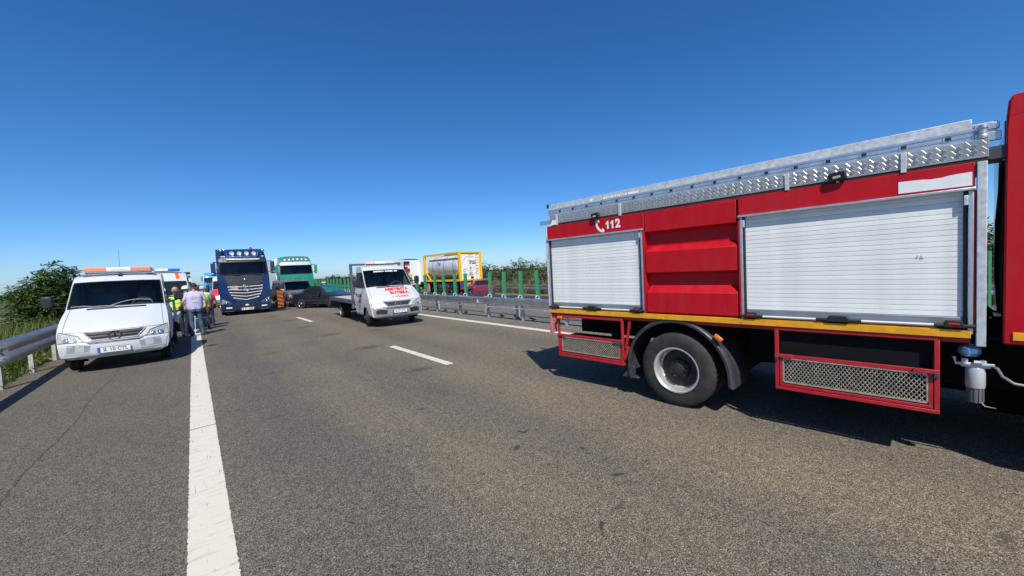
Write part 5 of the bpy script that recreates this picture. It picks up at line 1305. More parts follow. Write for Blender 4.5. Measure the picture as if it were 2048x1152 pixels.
for sg in (-1, 1):
    sk.patch([(Z(.55), sg * 1.15), (Z(.55), sg * .75), (Z(.8), sg * .75), (Z(.85), sg * 1.15)], 4, 2, .012).build('headlight', LAMP, gt, 40)
tr = thing('trailer', 'white box trailer coupled behind the green lorry', 'trailer', (6.75, 36.2, 0), R(-92.5))
mm = MB(); mm.box(-14.5, -2.75, -1.27, 1.27, 1.1, 3.75); mm.build('box_body', TRAILW, tr, 30, .03)
mm = MB(); mm.box(-14.4, -2.8, -.5, .5, .8, 1.09); mm.build('chassis', CHASSIS, tr)
axle_wheels(tr, 'trailer', (-10.5, -11.8, -13.1), 1.06); axle_wheels(gt, 'dual', (-5.2,), .96, .49)
mm = MB(); mm.box(-6.0, -1.0, -.45, .45, .55, .79); mm.build('chassis', CHASSIS, gt)

# light blue lorry far down the lane
lb_ = thing('lorry', 'small light blue lorry far down the road between the men and the dark blue lorry', 'lorry', (2.55, 73, 0), R(-90.5))
sk, Z = truck_cab(lb_, LBLUE, 'b', rows=[(x, z * .93, h, b, d) for x, z, h, b, d in TRUCK_ROWS], vis=LBLUE, gl=DGLASS)
for z in (1.1, 1.4, 1.7, 2.0): sk.patch([(Z(z), -.95), (Z(z), .95), (Z(z + .16), .95), (Z(z + .16), -.95)], 8, 1, .014).build('grille_slot', BLACK, lb_, 40)
mm = MB(); mm.box(-9, -2.6, -1.25, 1.25, 1.0, 3.3); mm.build('box_body', TRAILW, lb_, 30, .03)

# ------------------------------------------------------------------ vans and cars
AMB_ROWS = VAN_ROWS[:14] + [(-1.60, 2.22, .83, .12, .02), (-1.86, 2.44, .80, .10, .05), (-2.15, 2.53, .79, .05, .07), (-5.6, 2.56, .79, .0, .07)]
def bigvan(root, paint=WHITE):
    sk = Skin(AMB_ROWS)
    sk.body(TS, (WS0, WS1, 1, len(TS) - 2), -5.6, [(-1.02, .335, .405), (-4.5, .335, .405)], .40, 16, (1.45,)).build('body', paint, root, 32)
    sk.patch([(WS0, -.868), (WS0, .868), (WS1, .80), (WS1, -.80)], 12, 4, .004).build('windscreen', DGLASS, root, 40)
    sk.patch([(0, -.8), (0, .8), (3.0, .94), (3.0, -.94)], 12, 5, .01).build('bumper', GREYP, root, 40)
    sk.patch([(5.15, -.36), (5.15, .36), (7.0, .5), (7.0, -.5)], 8, 2, .01).build('grille', BLACK, root, 40)
    for sg in (-1, 1):
        sk.patch([(4.35, sg * .935), (4.45, sg * .5), (6.5, sg * .6), (7.4, sg * .93)], 6, 4, .01).build('headlight', LAMP, root, 40)
        def sd(x, z, o=.005): return Vector((x, sg * (sk.edge(z)[1] + o), z))
        mm = MB(); mm.poly([sd(-1.25, 1.48), sd(-2.3, 1.48), sd(-2.3, 2.02), sd(-1.55, 2.02)]); mm.build('door_window', DGLASS, root, 0)
        mm = MB(); mm.obox((-1.12, sg * 1.17, 1.66), (.11, .19, .27), Matrix.Identity(3)); mm.tube([(-1.12, sg * .9, 1.6), (-1.12, sg * 1.12, 1.6)], .02, 6); mm.build('mirror', BLACK, root, 30, .03)
        for x in (-1.02, -4.5): wheel(root, 'van', (x, sg * .82, .335), sg)
    return sk
am = thing('ambulance', 'white ambulance with orange red roof stripe and blue light bar behind the breakdown truck', 'ambulance', (-1.02, 20.9, 0), R(-90.5))
sk = bigvan(am)
sk.patch([(13.9, .47), (13.9, .60), (16.2, .52), (16.2, .40)], 2, 4, .006).build('stripe', M('orange_red_stripe', (.80, .10, .02), .4), am, 40)
sk.patch([(13.9, -.47), (13.9, -.60), (16.2, -.52), (16.2, -.40)], 2, 4, .006).build('stripe', M('orange_red_stripe', (.80, .10, .02)), am, 40)
for sg in (-1, 1):
    mm = MB(); mm.poly([(-1.62, sg * .835, 2.1), (-5.5, sg * .84, 2.0), (-5.5, sg * .84, 2.3), (-1.72, sg * .828, 2.24)]); mm.build('side_stripe', M('orange_red_stripe', (.8, .1, .02)), am, 0)
b, o = lightbar(am, -2.1, 2.55, .62, BLUEL, seg3=True)
wv = thing('van', 'white van whose nose shows between the ambulance and the men', 'van', (-.86, 28.3, 0), R(-90))
sk = bigvan(wv)
mm = MB(); mm.box(-2.0, -1.7, .5, .8, 2.54, 2.68); mm.build('roof_unit', BLACK, wv, 30, .02)
wr = thing('van', 'white van with a red front band half hidden behind the dark blue lorry', 'van', (2.05, 37.5, 0), R(-91.5))
sk = bigvan(wr)
sk.patch([(7.2, -.95), (7.2, .95), (11.8, .92), (11.8, -.92)], 12, 5, .007).build('red_band', M('red_band', (.6, .03, .05), .4), wr, 40)
mm = MB(); mm.poly([(-.95, -.968, 1.0), (-5.5, -.968, 1.0), (-5.5, -.968, 1.42), (-.95, -.965, 1.42)]); mm.build('red_band', M('red_band', (.6, .03, .05)), wr, 0)

gv = thing('minivan', 'grey minivan with a smashed front corner against the black car', 'van', (6.02, 30.25, 0), R(-85))
GV = [(-.08, .22, .80, .12, 0), (0, .32, .90, .16, 0), (0, .60, .93, .18, 0), (-.05, .72, .94, .19, 0), (-.11, .86, .945, .18, .0), (-.34, 1.0, .94, .14, .02), (-.98, 1.17, .92, .10, .03), (-1.78, 1.78, .80, .08, .03), (-2.0, 1.87, .78, .06, .04), (-2.6, 1.94, .77, .03, .05), (-5.0, 1.92, .77, .0, .05)]
sk = Skin(GV); Z = lambda z: rz_of(sk, z)
sk.body(TS, (6, 7, 1, len(TS) - 2), -5.0, [(-.95, .33, .39), (-4.05, .33, .39)], .26, 9, (1.15,)).build('body', GREYV, gv, 32)
sk.patch([(6, -.89), (6, .89), (7, .78), (7, -.78)], 10, 4, -.003).build('windscreen', GLASSG, gv, 40)
mm = MB(); mm.box(-2.0, -1.4, -.8, .8, .7, 1.1); mm.box(-2.7, -2.2, -.6, -.2, .7, 1.5); mm.box(-2.7, -2.2, .2, .6, .7, 1.5); mm.box(-2.72, -2.68, -.75, .75, .6, 1.8); mm.build('seats', INTER, gv)
sk.patch([(0, -.78), (0, .78), (2.2, .93), (2.2, -.93)], 10, 4, .012).build('bumper', BLACK, gv, 40)
sk.patch([(2.6, -.45), (2.6, .45), (3.9, .5), (3.9, -.5)], 8, 2, .01).build('grille', BLACK, gv, 40)
for sg in (-1, 1):
    sk.patch([(2.7, sg * .94), (2.7, sg * .55), (4.2, sg * .6), (4.7, sg * .93)], 5, 3, .01).build('headlight', LAMP if sg > 0 else DKGREY, gv, 40)
    def sd(x, z, o=.005): return Vector((x, sg * (sk.edge(z)[1] + o), z))
    for x0, x1, xt in ((-1.35, -2.15, -1.78), (-2.25, -3.5, None), (-3.6, -4.8, None)):
        mm = MB(); mm.poly([sd(x0, 1.2), sd(x1, 1.2), sd(x1, 1.74), sd(xt if xt else x0, 1.74)]); mm.build('side_window', DGLASS, gv, 0)
    mm = MB(); mm.obox((-1.3, sg * 1.06, 1.2), (.12, .22, .16), Matrix.Identity(3)); mm.tube([(-1.3, sg * .9, 1.16), (-1.3, sg * 1.0, 1.17)], .025, 6); mm.build('mirror', M('silver_mirror', (.6, .6, .6), .3, .3), gv, 30, .04)
    for x in (-.95, -4.05): wheel(gv, 'car', (x, sg * .80, .315), sg)
    mm = MB(); mm.cyl((-3.0, sg * .7, 1.955), (-4.8, sg * .7, 1.955), .02, seg=6); mm.build('roof_rail', BLACK, gv)
mm = MB()                                                   # torn bumper skin and crumpled corner
for i in range(26):
    c = (rnd.uniform(-.35, .12), rnd.uniform(-.95, -.55), rnd.uniform(.3, 1.0)); mm.obox(c, (rnd.uniform(.05, .3), rnd.uniform(.05, .2), .02), Matrix.Rotation(rnd.uniform(0, 3), 3, Vector((rnd.random(), rnd.random(), rnd.random())).normalized()))
mm.build('crumpled_corner', [DKGREY], gv, 0)

def car(root, paint, gl, hatch=False, wheelk='car'):
    st = [(0.0, .62, .50, .58, .50), (-.07, .78, .60, .67, .66), (-.5, .855, .72, .80, .72), (-1.0, .865, .80, .89, .74), (-1.38, .87, .84, .95, .745), (-2.02, .87, .88, 1.36, .60), (-2.45, .87, .90, 1.435, .585), (-3.0, .87, .92, 1.41, .58)]
    st += [(-3.7, .865, .94, 1.33, .58), (-4.05, .84, .92, 1.0, .66), (-4.12, .80, .6, .66, .6)] if hatch else [(-3.72, .86, .94, 1.04, .66), (-4.2, .835, .92, 1.0, .66), (-4.36, .77, .86, .92, .62), (-4.42, .72, .5, .6, .5)]
    def ring(x, w_, zb, zt, wr):
        h = [(0, .20), (w_ * .75, .20), (w_ * .97, .27), (w_, .50), (w_ * .985, zb), (wr, zt), (wr * .7, zt + .025), (0, zt + .035)]
        h = [(y, min(z, zt + .035)) for y, z in h]
        return [(x, -y, z) for y, z in h] + [(x, y, z) for y, z in reversed(h[1:-1])]
    mb = MB(); mb.loft([ring(*s_) for s_ in st], True, True); mb.build('body', paint, root, 28)
    def S(x, f, sg, off=.006):
        for a, b_ in zip(st, st[1:]):
            if a[0] >= x >= b_[0]:
                k = (a[0] - x) / (a[0] - b_[0]); s_ = [p * (1 - k) + q * k for p, q in zip(a, b_)]; break
        _, w_, zb, zt, wr = s_; lo = Vector((x, sg * w_ * .985, zb)); hi = Vector((x, sg * wr, zt)); p = lo.lerp(hi, f); return p + Vector((0, sg * off, off * .5))
    for sg in (-1, 1):
        for pts in ([(-1.72, .06), (-2.42, .06), (-2.46, .90), (-2.12, .90), (-1.95, .70)], [(-2.52, .06), (-3.22, .06), (-3.35, .35), (-3.12, .88), (-2.54, .90)]):
            mb = MB(); mb.poly([S(x, f, sg) for x, f in pts]); o = mb.build('door_window', gl[1], root, 0)
        mb = MB(); mb.obox((-1.78, sg * .98, .98), (.1, .18, .12), Matrix.Identity(3)); mb.tube([(-1.78, sg * .85, .95), (-1.78, sg * .93, .96)], .02, 5); mb.build('mirror', paint, root, 30, .03)
        for x in (-2.35, -3.1):
            mb = MB(); mb.box(x - .08, x + .08, sg * .872, sg * .885, .82, .845); mb.build('door_handle', DKGREY, root, 0)
        mb = MB(); mb.box(-3.3, -1.2, sg * .868, sg * .880, .50, .54); mb.build('side_moulding', DKGREY, root, 30)
        for xs in (-1.55, -2.48, -3.3): 
            mb = MB(); mb.box(xs - .003, xs + .003, sg * .866, sg * .8735, .30, .87); mb.build('door_seam', BLACK, root, 0)
        for x in (-.82, -3.5):
            wheel(root, wheelk, (x, sg * .785, .315), sg)
            mb = MB(); mb.lathe([(0, 0), (.375, 0), (.385, .004), (.36, .012)], (x, sg * .866, .33), (0, sg, 0), 24); mb.build('arch', BLACK, root, 40)
        mb = MB(); mb.obox((-.12, sg * .60, .66), (.10, .30, .13), Matrix.Rotation(sg * R(-14), 3, 'Z')); mb.build('headlight', LAMP, root, 30, .02)
        mb = MB(); mb.obox((-4.30 if not hatch else -4.05, sg * .66, .82), (.12, .28, .16), Matrix.Rotation(sg * R(18), 3, 'Z')); mb.build('tail_lamp', REDL, root, 30, .02)
    mb = MB(); mb.add([(-1.42, -.70, .985), (-1.36, 0, 1.0), (-1.42, .70, .985), (-1.98, .58, 1.37), (-1.94, 0, 1.395), (-1.98, -.58, 1.37)], [(0, 1, 4, 5), (1, 2, 3, 4)]); mb.build('windscreen', gl[0], root, 40)
    mb = MB(); mb.add([(-3.10, -.55, 1.40), (-3.08, 0, 1.435), (-3.10, .55, 1.40), (-3.68, .62, 1.075), (-3.72, 0, 1.09), (-3.68, -.62, 1.075)], [(0, 1, 4, 5), (1, 2, 3, 4)]) if not hatch else mb.add([(-3.74, -.55, 1.32), (-3.74, .55, 1.32), (-4.06, .62, 1.03), (-4.06, -.62, 1.03)], [(0, 1, 2, 3)])
    for i, v in enumerate(mb.v): mb.v[i] = (v[0] - .004, v[1], v[2] + .006)
    if len(mb.f) > 1 or hatch: mb.build('rear_window', gl[1], root, 40)
    mb = MB(); mb.box(.0, .012, -.45, .45, .40, .50); mb.build('grille', BLACK, root)
CARGLASS = M('teal_car_glass', (.02, .13, .12), .05, var=.3, scale=3, spec=.8)
sc_ = thing('car', 'black saloon car standing askew with its rear against the grey minivan', 'car', (7.85, 25.75, 0), R(-60.6))
car(sc_, BLACKC, (CARGLASS, DGLASS))
mm = MB()
for i in range(14):
    mm.obox((rnd.uniform(-4.5, -4.3), rnd.uniform(-.7, .5), rnd.uniform(.3, .9)), (.03, rnd.uniform(.1, .35), rnd.uniform(.05, .2)), Matrix.Rotation(rnd.uniform(-.6, .6), 3, 'X'))
mm.build('crushed_bumper', BLACKC, sc_, 0)
mc = thing('car', 'maroon hatchback just behind the tank container on the opposite road', 'car', (19.1, 27.6, crossfall(17.95)), R(58))
car(mc, MAROON, (M('violet_car_glass', (.04, .04, .09), .06, spec=.8), DGLASS), True)

# red and yellow hazard board between the lorry and the grey van
hz = thing('hazard_board', 'upright red and yellow striped hazard board standing left of the grey minivan', 'hazard board', (4.22, 28.3, 0), R(-86))
mm = MB(); mm.box(-.012, .012, -.17, .17, .22, 1.30); ho = mm.build('board', SIGNR, hz, 0, .004)
mm = MB(); cut = []
for k in range(5):
    z = .22 + k * .235
    P_ = [(-.165, max(.222, min(1.298, z + .12))), (-.165, max(.222, min(1.298, z))), (.165, max(.222, min(1.298, z + .12 - .0 + .0) - .115)) if False else (.165, max(.222, min(1.298, z - .12))), (.165, max(.222, min(1.298, z)))]
    if P_[0][1] > P_[1][1] + .01 or P_[3][1] > P_[2][1] + .01:
        mm.poly([(.0135, y, q) for y, q in P_])
mm.build('stripes', SIGNY, ho, 0)
mm = MB(); mm.box(-.2, .2, -.18, .18, 0, .08); mm.bar((0, 0, .08), (0, 0, .3), .05, .05); mm.build('foot', BLACK, hz, 30, .01)
# delineator and yellow vehicle far beyond the green panels
mm = MB(); mm.lathe([(.06, 0), (.06, 1.55), (.03, 1.62), (0, 1.62)], (0, 0, 0), (0, 0, 1), 10); d_ = mm.build('delineator_post', M('pale_yellow_post', (.75, .68, .25), .5), None, 40); d_.location = (8.62, 37.2, 0)
tag(d_, 'pale yellow post standing beside the far green panels', 'post')
wl = thing('warning_lamp', 'small yellow warning lamp with a pale top bar beside the far green panels', 'warning lamp', (8.72, 36.2, .84), R(-90))
mm = MB(); mm.box(-.02, .02, -.02, .02, 0, .75); mm.box(-.06, .06, -.10, .10, .10, .42); mm.build('body', M('amber_yellow', (.75, .45, .05), .4), wl, 30, .01)
mm = MB(); mm.box(-.08, .08, -.17, .17, .66, .74); mm.build('top_bar', M('pale_bar', (.75, .70, .55), .5), wl, 30, .01)

# ------------------------------------------------------------------ tank container lorry on the opposite road
HD = R(92.5); TC = (19.16, 32.38)
tk = thing('tank_container', 'silver tank container in a yellow frame marked TGL on the opposite road', 'tank container', (*TC, 1.0), HD)
f = MB(); L2, W2, H2 = 3.03, 1.22, 2.62
for sx_ in (-1, 1):
    for sg in (-1, 1): f.box(sx_ * L2 - .10, sx_ * L2 + .10, sg * (W2 - .09) - .11, sg * (W2 - .09) + .11, 0, H2)
for sg in (-1, 1):
    f.box(-L2 + .09, L2 - .09, sg * (W2 - .06) - .05, sg * (W2 - .06) + .05, H2 - .15, H2); f.box(-L2 + .09, L2 - .09, sg * (W2 - .08) - .07, sg * (W2 - .08) + .07, 0, .17)
    for sx_ in (-1, 1): f.bar((sx_ * (L2 - .1), sg * (W2 - .08), .95), (sx_ * (L2 - 1.05), sg * (W2 - .08), .12), .12, .10); 
for sx_ in (-1, 1):
    f.box(sx_ * L2 - .07, sx_ * L2 + .07, -W2 + .17, W2 - .17, H2 - .14, H2 - .01); f.box(sx_ * L2 - .07, sx_ * L2 + .07, -W2 + .17, W2 - .17, 0.01, .17)
f.build('frame', TANKY, tk, 30, .012)
m = MB(); zc = 1.36; m.lathe([(0, -2.86), (.6, -2.84), (.95, -2.74), (1.10, -2.55), (1.12, -2.4), (1.12, 2.4), (1.10, 2.55), (.95, 2.74), (.6, 2.84), (0, 2.86)], (0, 0, zc), (1, 0, 0), 40)
tkm = m.build('tank', TANKS, tk, 40)
m = MB()
for x in (-.35, 1.6, -1.9): m.lathe([(1.125, -.03), (1.135, 0), (1.125, .03)], (x, 0, zc), (1, 0, 0), 40)
for z, y in ((2.08, .86), (2.08, -.86)): m.bar((-2.6, y, z), (2.6, y, z), .03, .05)
m.build('bands', DKGREY, tkm, 40)
m = MB(); m.bar((-2.4, .30, 2.53), (.9, .30, 2.53), .5, .02); m.build('walkway', GALV, tk)
m = MB(); m.box(-L2 + .02, -L2 + .06, -W2 + .17, W2 - .17, .17, H2 - .14); ep = m.build('end_panel', TANKW, tk, 0)
m = MB(); 
for r_, a0, a1 in ((.86, .15, 2.2), (.86, 3.4, 5.6), (.50, 3.3, 6.0)): m.tube([(-L2 + .012, r_ * math.cos(a), zc + r_ * math.sin(a)) for a in np.linspace(a0, a1, 20)], .014, 5)
m.tube([(-L2 + .012, .64 + .11 * math.cos(a), .95 + .11 * math.sin(a)) for a in np.linspace(0, 6.28, 14)], .025, 5)
m.build('seams', M('grey_seam', (.30, .30, .29), .6), ep, 40)
m = MB(); m.obox((-L2 + .012, -.05, 1.13), (.01, .26, .26), Matrix.Rotation(R(45), 3, 'X')); m.box(-L2 + .005, -L2 + .018, -.22, .14, .45, .78); m.build('hazard_label', M('grey_label', (.40, .36, .33), .6, var=.3, scale=20), ep, 0)
m = MB(); m.box(-L2 - .03, -L2 + .02, -.30, -.02, .16, .38); m.build('outlet_box', BLACK, ep)
def endfn(u0, z0): return lambda u, v, o: Vector((-L2 + .018 - o, u0 - u, z0 + v))      # seen from behind the text runs towards -y
lettering('TGL', .42, endfn(-.27, 1.62), 'lettering', TEAL, ep, bold=.02, shear=.25, off=.006, width=.72)
m = MB(); m.tube([(-L2 + .012, .22 + .2 * math.cos(a) * 1.0, 1.66 + .2 * math.sin(a)) for a in np.linspace(1.7, 4.4, 12)], [.008 + .02 * math.sin((i) / 11 * 3.14) for i in range(12)], 5); m.build('swoosh', TEAL, ep, 40)
lettering('TGLU 364612 3', .12, endfn(-.1, 2.34), 'lettering', DARKPRINT, ep, off=.006, width=.75)
lettering('31 TO 301', .10, endfn(-.05, 2.08), 'lettering', DARKPRINT, ep, off=.006, width=.5)
m = MB(); 
for y in (-.62, -.92): m.box(-L2 - .03, -L2 - .0, y - .02, y + .02, .17, H2 - .12)
for k in range(9): m.cyl((-L2 - .015, -.62, .35 + k * .25), (-L2 - .015, -.92, .35 + k * .25), .014, seg=6)
m.build('ladder', M('ladder_ochre', (.60, .46, .22), .5), tk, 40)
def tanks(u0, z0):                                            # on the left flank of the tank
    def fn(u, v, o):
        a = math.asin(max(-1, min(1, (z0 - zc + v) / 1.12))); r_ = 1.12 + .012; return Vector((u0 - u, r_ * math.cos(a), zc + r_ * math.sin(a)))
    return fn
lettering('TGL', .34, tanks(.45, 1.62), 'lettering', TEAL, tkm, bold=.012, shear=.25, width=.55)
m = MB(); m.tube([tanks(.85, 1.62)(.12 * math.cos(a), .13 * math.sin(a), 0) for a in np.linspace(1.7, 4.4, 10)], .02, 5); m.build('swoosh', TEAL, tkm, 40)
ct = thing('container_trailer', 'three axle trailer chassis with orange plates carrying the silver tank', 'trailer', (*TC, crossfall(19.2)), HD)
z0 = 1.0 - crossfall(19.2)
m = MB(); m.box(-3.0, 5.2, -.55, -.40, z0 - .32, z0 - .02); m.box(-3.0, 5.2, .40, .55, z0 - .32, z0 - .02)
for x in (-2.9, -1.4, .6, 2.9): m.box(x - .08, x + .08, -1.2, 1.2, z0 - .16, z0 - .005)
for x in (-1.85, -.55, .75): m.box(x - .06, x + .06, -1.0, 1.0, .44, .56)
m.build('chassis', CHASSIS, ct)
axle_wheels(ct, 'trailer', (-1.85, -.55, .75), 1.06)
for sg in (-1, 1):
    for x in (-1.85, -.55, .75):
        a = MB(); a.loft([[(x + r_ * math.cos(t), sg * yy, .5 + r_ * math.sin(t)) for yy, r_ in ((.86, .56), (1.24, .56), (1.24, .60), (.86, .60))] for t in np.linspace(.35, math.pi - .35, 12)], True, True); a.build('mudguard', DKGREY, ct, 40)
m = MB(); m.box(-3.12, -3.0, -1.2, 1.2, .52, .80); m.box(-3.08, -3.0, -1.2, 1.2, .82, 1.2); rb = m.build('rear_bumper', M('violet_blue_bumper', (.05, .05, .16), .5), ct, 0)
for y in (.42, -.42):
    m = MB(); m.box(-3.135, -3.121, y - .30, y + .30, .80, 1.10); m.build('orange_plate', M('orange_plate', (.90, .28, .02), .5), rb, 0)
m = MB(); m.box(-3.135, -3.121, -.48, .02, .60, .72); m.build('number_plate', PLATEW, rb, 0)
for y in (1.0, -1.0):
    m = MB(); m.box(-3.135, -3.121, y - .16, y + .16, .58, .74); m.build('tail_lamp', REDL, rb, 0)
m = MB(); m.box(2.4, 2.7, 1.05, 1.2, .35, 1.1); m.build('landing_leg', M('pinkish_leg', (.5, .2, .2), .6), ct)
tu = thing('tractor_unit', 'white lorry cab seen from behind in front of the tank container', 'lorry', (18.60, 42.6, crossfall(18.7)), HD)
sk, Z = truck_cab(tu, TRAILW, 'b', rows=[(x, z * .97, h, b, d) for x, z, h, b, d in TRUCK_ROWS], vis=TRAILW, gl=DGLASS)
m = MB(); m.box(-6.4, -2.2, -.45, .45, .65, .95); m.build('chassis', CHASSIS, tu)
m = MB(); m.poly([(-2.27, -1.05, .9), (-2.27, 1.05, .9), (-2.27, 1.05, 3.6), (-2.27, -1.05, 3.6)]); m.build('rear_wall', TRAILW, tu, 0)
axle_wheels(tu, 'dual', (-5.0,), .96, .49)
m = MB()
for z in (1.2, 1.8, 2.5, 3.3): m.box(-2.45, -2.28, .2, 1.1, z, z + .22)
m.box(-2.6, -2.3, .85, 1.0, .9, 3.5); m.build('equipment_rack', BLACK, tu, 30, .01)
m = MB(); m.box(-2.75, -2.46, .55, .85, 2.35, 2.95); m.build('red_box', REDL, tu, 30, .02)
m = MB(); m.box(-2.7, -2.46, .1, .45, 1.75, 2.1); m.build('yellow_hose_box', TANKY, tu, 30, .02)
for sg in (-1, 1):
    m = MB(); m.box(-2.95, -2.28, sg * 1.19 - .02, sg * 1.19 + .02, .9, 3.55); m.build('side_fairing', TRAILW, tu, 30, .01)
# ------------------------------------------------------------------ people
SKIN = M('skin', (.42, .21, .13), .55, var=.1, scale=20)
def cloth(name, col): return M(name, col, .9, var=.14, scale=16, bump=.35, bscale=22)
LAV, JEANS, HIVIS, NAVY, SHOE, HAIRD, WHITEC = cloth('lavender_polo', (.46, .43, .58)), cloth('blue_jeans', (.055, .10, .145)), cloth('hi_vis_yellow', (.55, .85, .03)), cloth('navy_trousers', (.02, .025, .04)), M('dark_shoe', (.03, .03, .035), .6), M('dark_hair', (.015, .012, .01), .7, bump=.6, bscale=90), cloth('white_cotton', (.75, .75, .73))
DGREEN, REDC = cloth('dark_green_shirt', (.02, .09, .05)), cloth('dark_red_cloth', (.30, .03, .04))
def person(name, label, loc, rz, H, shirt, trousers, arms, belly=.0, hair=HAIRD, shoe=SHOE, sleeve=.45, group=None, head_turn=0.0, legs=.11, extras=None, bald=False):
    """arms: for each side (elbow, wrist) in metres at 1.80 m height; the figure faces +y"""
    t = thing(name, label, 'person', loc, rz, group); k = H / 1.80
    mats = [SKIN, shirt, trousers, shoe]
    prim = []                                               # (p0, p1, r0, r1, tag)
    V = lambda *a: Vector(a)
    def cap(a, b, ra, rb, tg): prim.append((Vector(a), Vector(b), ra, rb, tg))
    for sg in (-1, 1):
        hip = V(sg * .095, -.01, .93); kn = V(sg * (legs + .0), .03, .50); an = V(sg * (legs + .015), -.02, .10)
        cap(hip, kn, .098 + belly * .1, .066, 2); cap(kn, an, .066, .050, 2); cap(an + V(0, 0, .02), V(sg * (legs + .015), -.02, .075), .056, .060, 2)
        cap(V(sg * (legs + .015), -.05, .045), V(sg * (legs + .03), .14, .035), .045, .036, 3)
        cap(hip + V(-sg * .03, -.055, .03), hip + V(-sg * .02, -.06, -.06), .085, .08, 2)
    cap((-.07, 0, .97), (.07, 0, .97), .125, .125, 2)
    cap((-.06, .02 + belly * .35, 1.06), (.06, .02 + belly * .35, 1.06), .128 + belly, .128 + belly, 1); cap((-.05, .01 + belly * .3, 1.17), (.05, .01 + belly * .3, 1.17), .132 + belly * .9, .132 + belly * .9, 1)
    for sg in (-1, 0, 1): cap((sg * .055, .015 + belly * .3, 1.0), (sg * .085, 0, 1.34), .130 + belly * .95, .126 + belly * .35, 1)
    cap((-.085, 0, 1.32), (.085, 0, 1.32), .128 + belly * .35, .128 + belly * .35, 1); cap((-.10, -.015, 1.42), (.10, -.015, 1.42), .095, .095, 1)
    cap((-.165, -.01, 1.45), (.165, -.01, 1.45), .062, .062, 1); cap((-.07, -.01, 1.49), (.07, -.01, 1.49), .055, .055, 1)
    cap((0, -.01, 1.47), (0, .012, 1.60), .062, .054, 0)
    ct_, st_ = math.cos(head_turn), math.sin(head_turn)
    hd = lambda x, y, z: V(x * ct_ - y * st_, x * st_ + y * ct_ + .012, z)
    cap(hd(0, .0, 1.70), hd(0, -.015, 1.715), .092, .095, 0); cap(hd(0, .035, 1.635), hd(0, .02, 1.68), .062, .078, 0); cap(hd(0, .062, 1.60), hd(0, .05, 1.615), .036, .05, 0)
    cap(hd(0, .092, 1.70), hd(0, .112, 1.662), .010, .016, 0)
    for sg in (-1, 1): cap(hd(sg * .088, -.01, 1.69), hd(sg * .086, -.012, 1.655), .018, .012, 0)
    cap(hd(-.022, .092, 1.628), hd(.022, .092, 1.628), .010, .010, 0); cap(hd(-.04, .082, 1.715), hd(.04, .082, 1.715), .014, .014, 0)
    for sg, (el, wr_) in zip((-1, 1), arms):
        sh = V(sg * .195, -.01, 1.44); el = Vector(el); wr_ = Vector(wr_)
        m_ = sh.lerp(el, min(1, sleeve * 1.6))
        cap(sh, m_, .066, .056, 1)
        cap(m_, el, .045, .041, 0 if sleeve < .6 else 1); cap(el, wr_, .042, .028, 0 if sleeve < .9 else 1)
        d = (wr_ - el).normalized(); u = d.cross(V(0, 0, 1)); u = (u if u.length > .1 else V(0, 1, 0)).normalized(); w_ = d.cross(u)
        pm = wr_ + d * .05; cap(wr_ + d * .01, pm, .028, .034, 0)
        for i in range(4):                                   # four fingers, unequal, slightly curled, and a thumb
            b0 = wr_ + d * .085 + u * (.026 - .0175 * i); ln = (.068, .078, .072, .056)[i]
            md = b0 + d * ln * .55 + w_ * .010; cap(b0 - d * .03, md, .0098, .0090, 0); cap(md, md + d * ln * .40 + w_ * .028, .0090, .0075, 0)
        tb = wr_ + d * .03 + u * .028; cap(tb, tb + d * .035 + u * .028, .0115, .0105, 0); cap(tb + d * .035 + u * .028, tb + d * .068 + u * .026 + w_ * .01, .0105, .0085, 0)
    mb = MB()
    for a, b, ra, rb, tg in prim:
        if (b - a).length < 1e-4: continue
        ax = (b - a).normalized(); pts, rs = [], []
        for q in (-1, -.92, -.7, -.38): pts.append(a + ax * ra * q); rs.append(ra * math.sqrt(max(.0004, 1 - q * q)))
        pts += [a, b]; rs += [ra, rb]
        for q in (.38, .7, .92, 1): pts.append(b + ax * rb * q); rs.append(rb * math.sqrt(max(.0004, 1 - q * q)))
        mb.tube(pts, rs, 12)
    me0 = mb.mesh('body_parts', SKIN, 0)
    o = link('body_parts', me0); rmod = o.modifiers.new('r', 'REMESH'); rmod.mode = 'VOXEL'; rmod.voxel_size = .0095
    sm = o.modifiers.new('s', 'SMOOTH'); sm.factor = .5; sm.iterations = 5
    dg = bpy.context.evaluated_depsgraph_get(); dg.update()
    me = bpy.data.meshes.new_from_object(o.evaluated_get(dg)); bpy.data.objects.remove(o)
    n = len(me.polygons); cen = np.zeros(n * 3); me.polygons.foreach_get('center', cen); cen = cen.reshape(-1, 3)
    best = np.full(n, 1e9); idx = np.zeros(n, int)
    for a, b, ra, rb, tg in prim:
        A = np.array(a); B = np.array(b); ab = B - A; L2 = max(1e-9, (ab @ ab)); f = np.clip(((cen - A) @ ab) / L2, 0, 1)
        dd = np.linalg.norm(cen - A - f[:, None] * ab, axis=1) - (ra + (rb - ra) * f)
        m_ = dd < best; best[m_] = dd[m_]; idx[m_] = tg
    torso = (cen[:, 2] > .93) & (cen[:, 2] < 1.2) & (np.abs(cen[:, 0]) < .25) & (idx == 2); idx[torso] = 1       # shirt hangs over the belt
    me.materials.clear()
    for mt in mats: me.materials.append(mt)
    me.polygons.foreach_set('material_index', idx.astype(np.int32)); me.polygons.foreach_set('use_smooth', [True] * n)
    me.name = 'body'
    for v in me.vertices: v.co *= k
    me.update(); bd = link('body', me, t)
    def K(m): m.v = [tuple(k * c for c in v) for v in m.v]; return m
    m = MB()
    for sg in (-1, 1): m.ell(hd(sg * .034, .088, 1.692), (.012, .008, .008), 8, 6)
    K(m).build('eyes', DARKPRINT, t, 60)
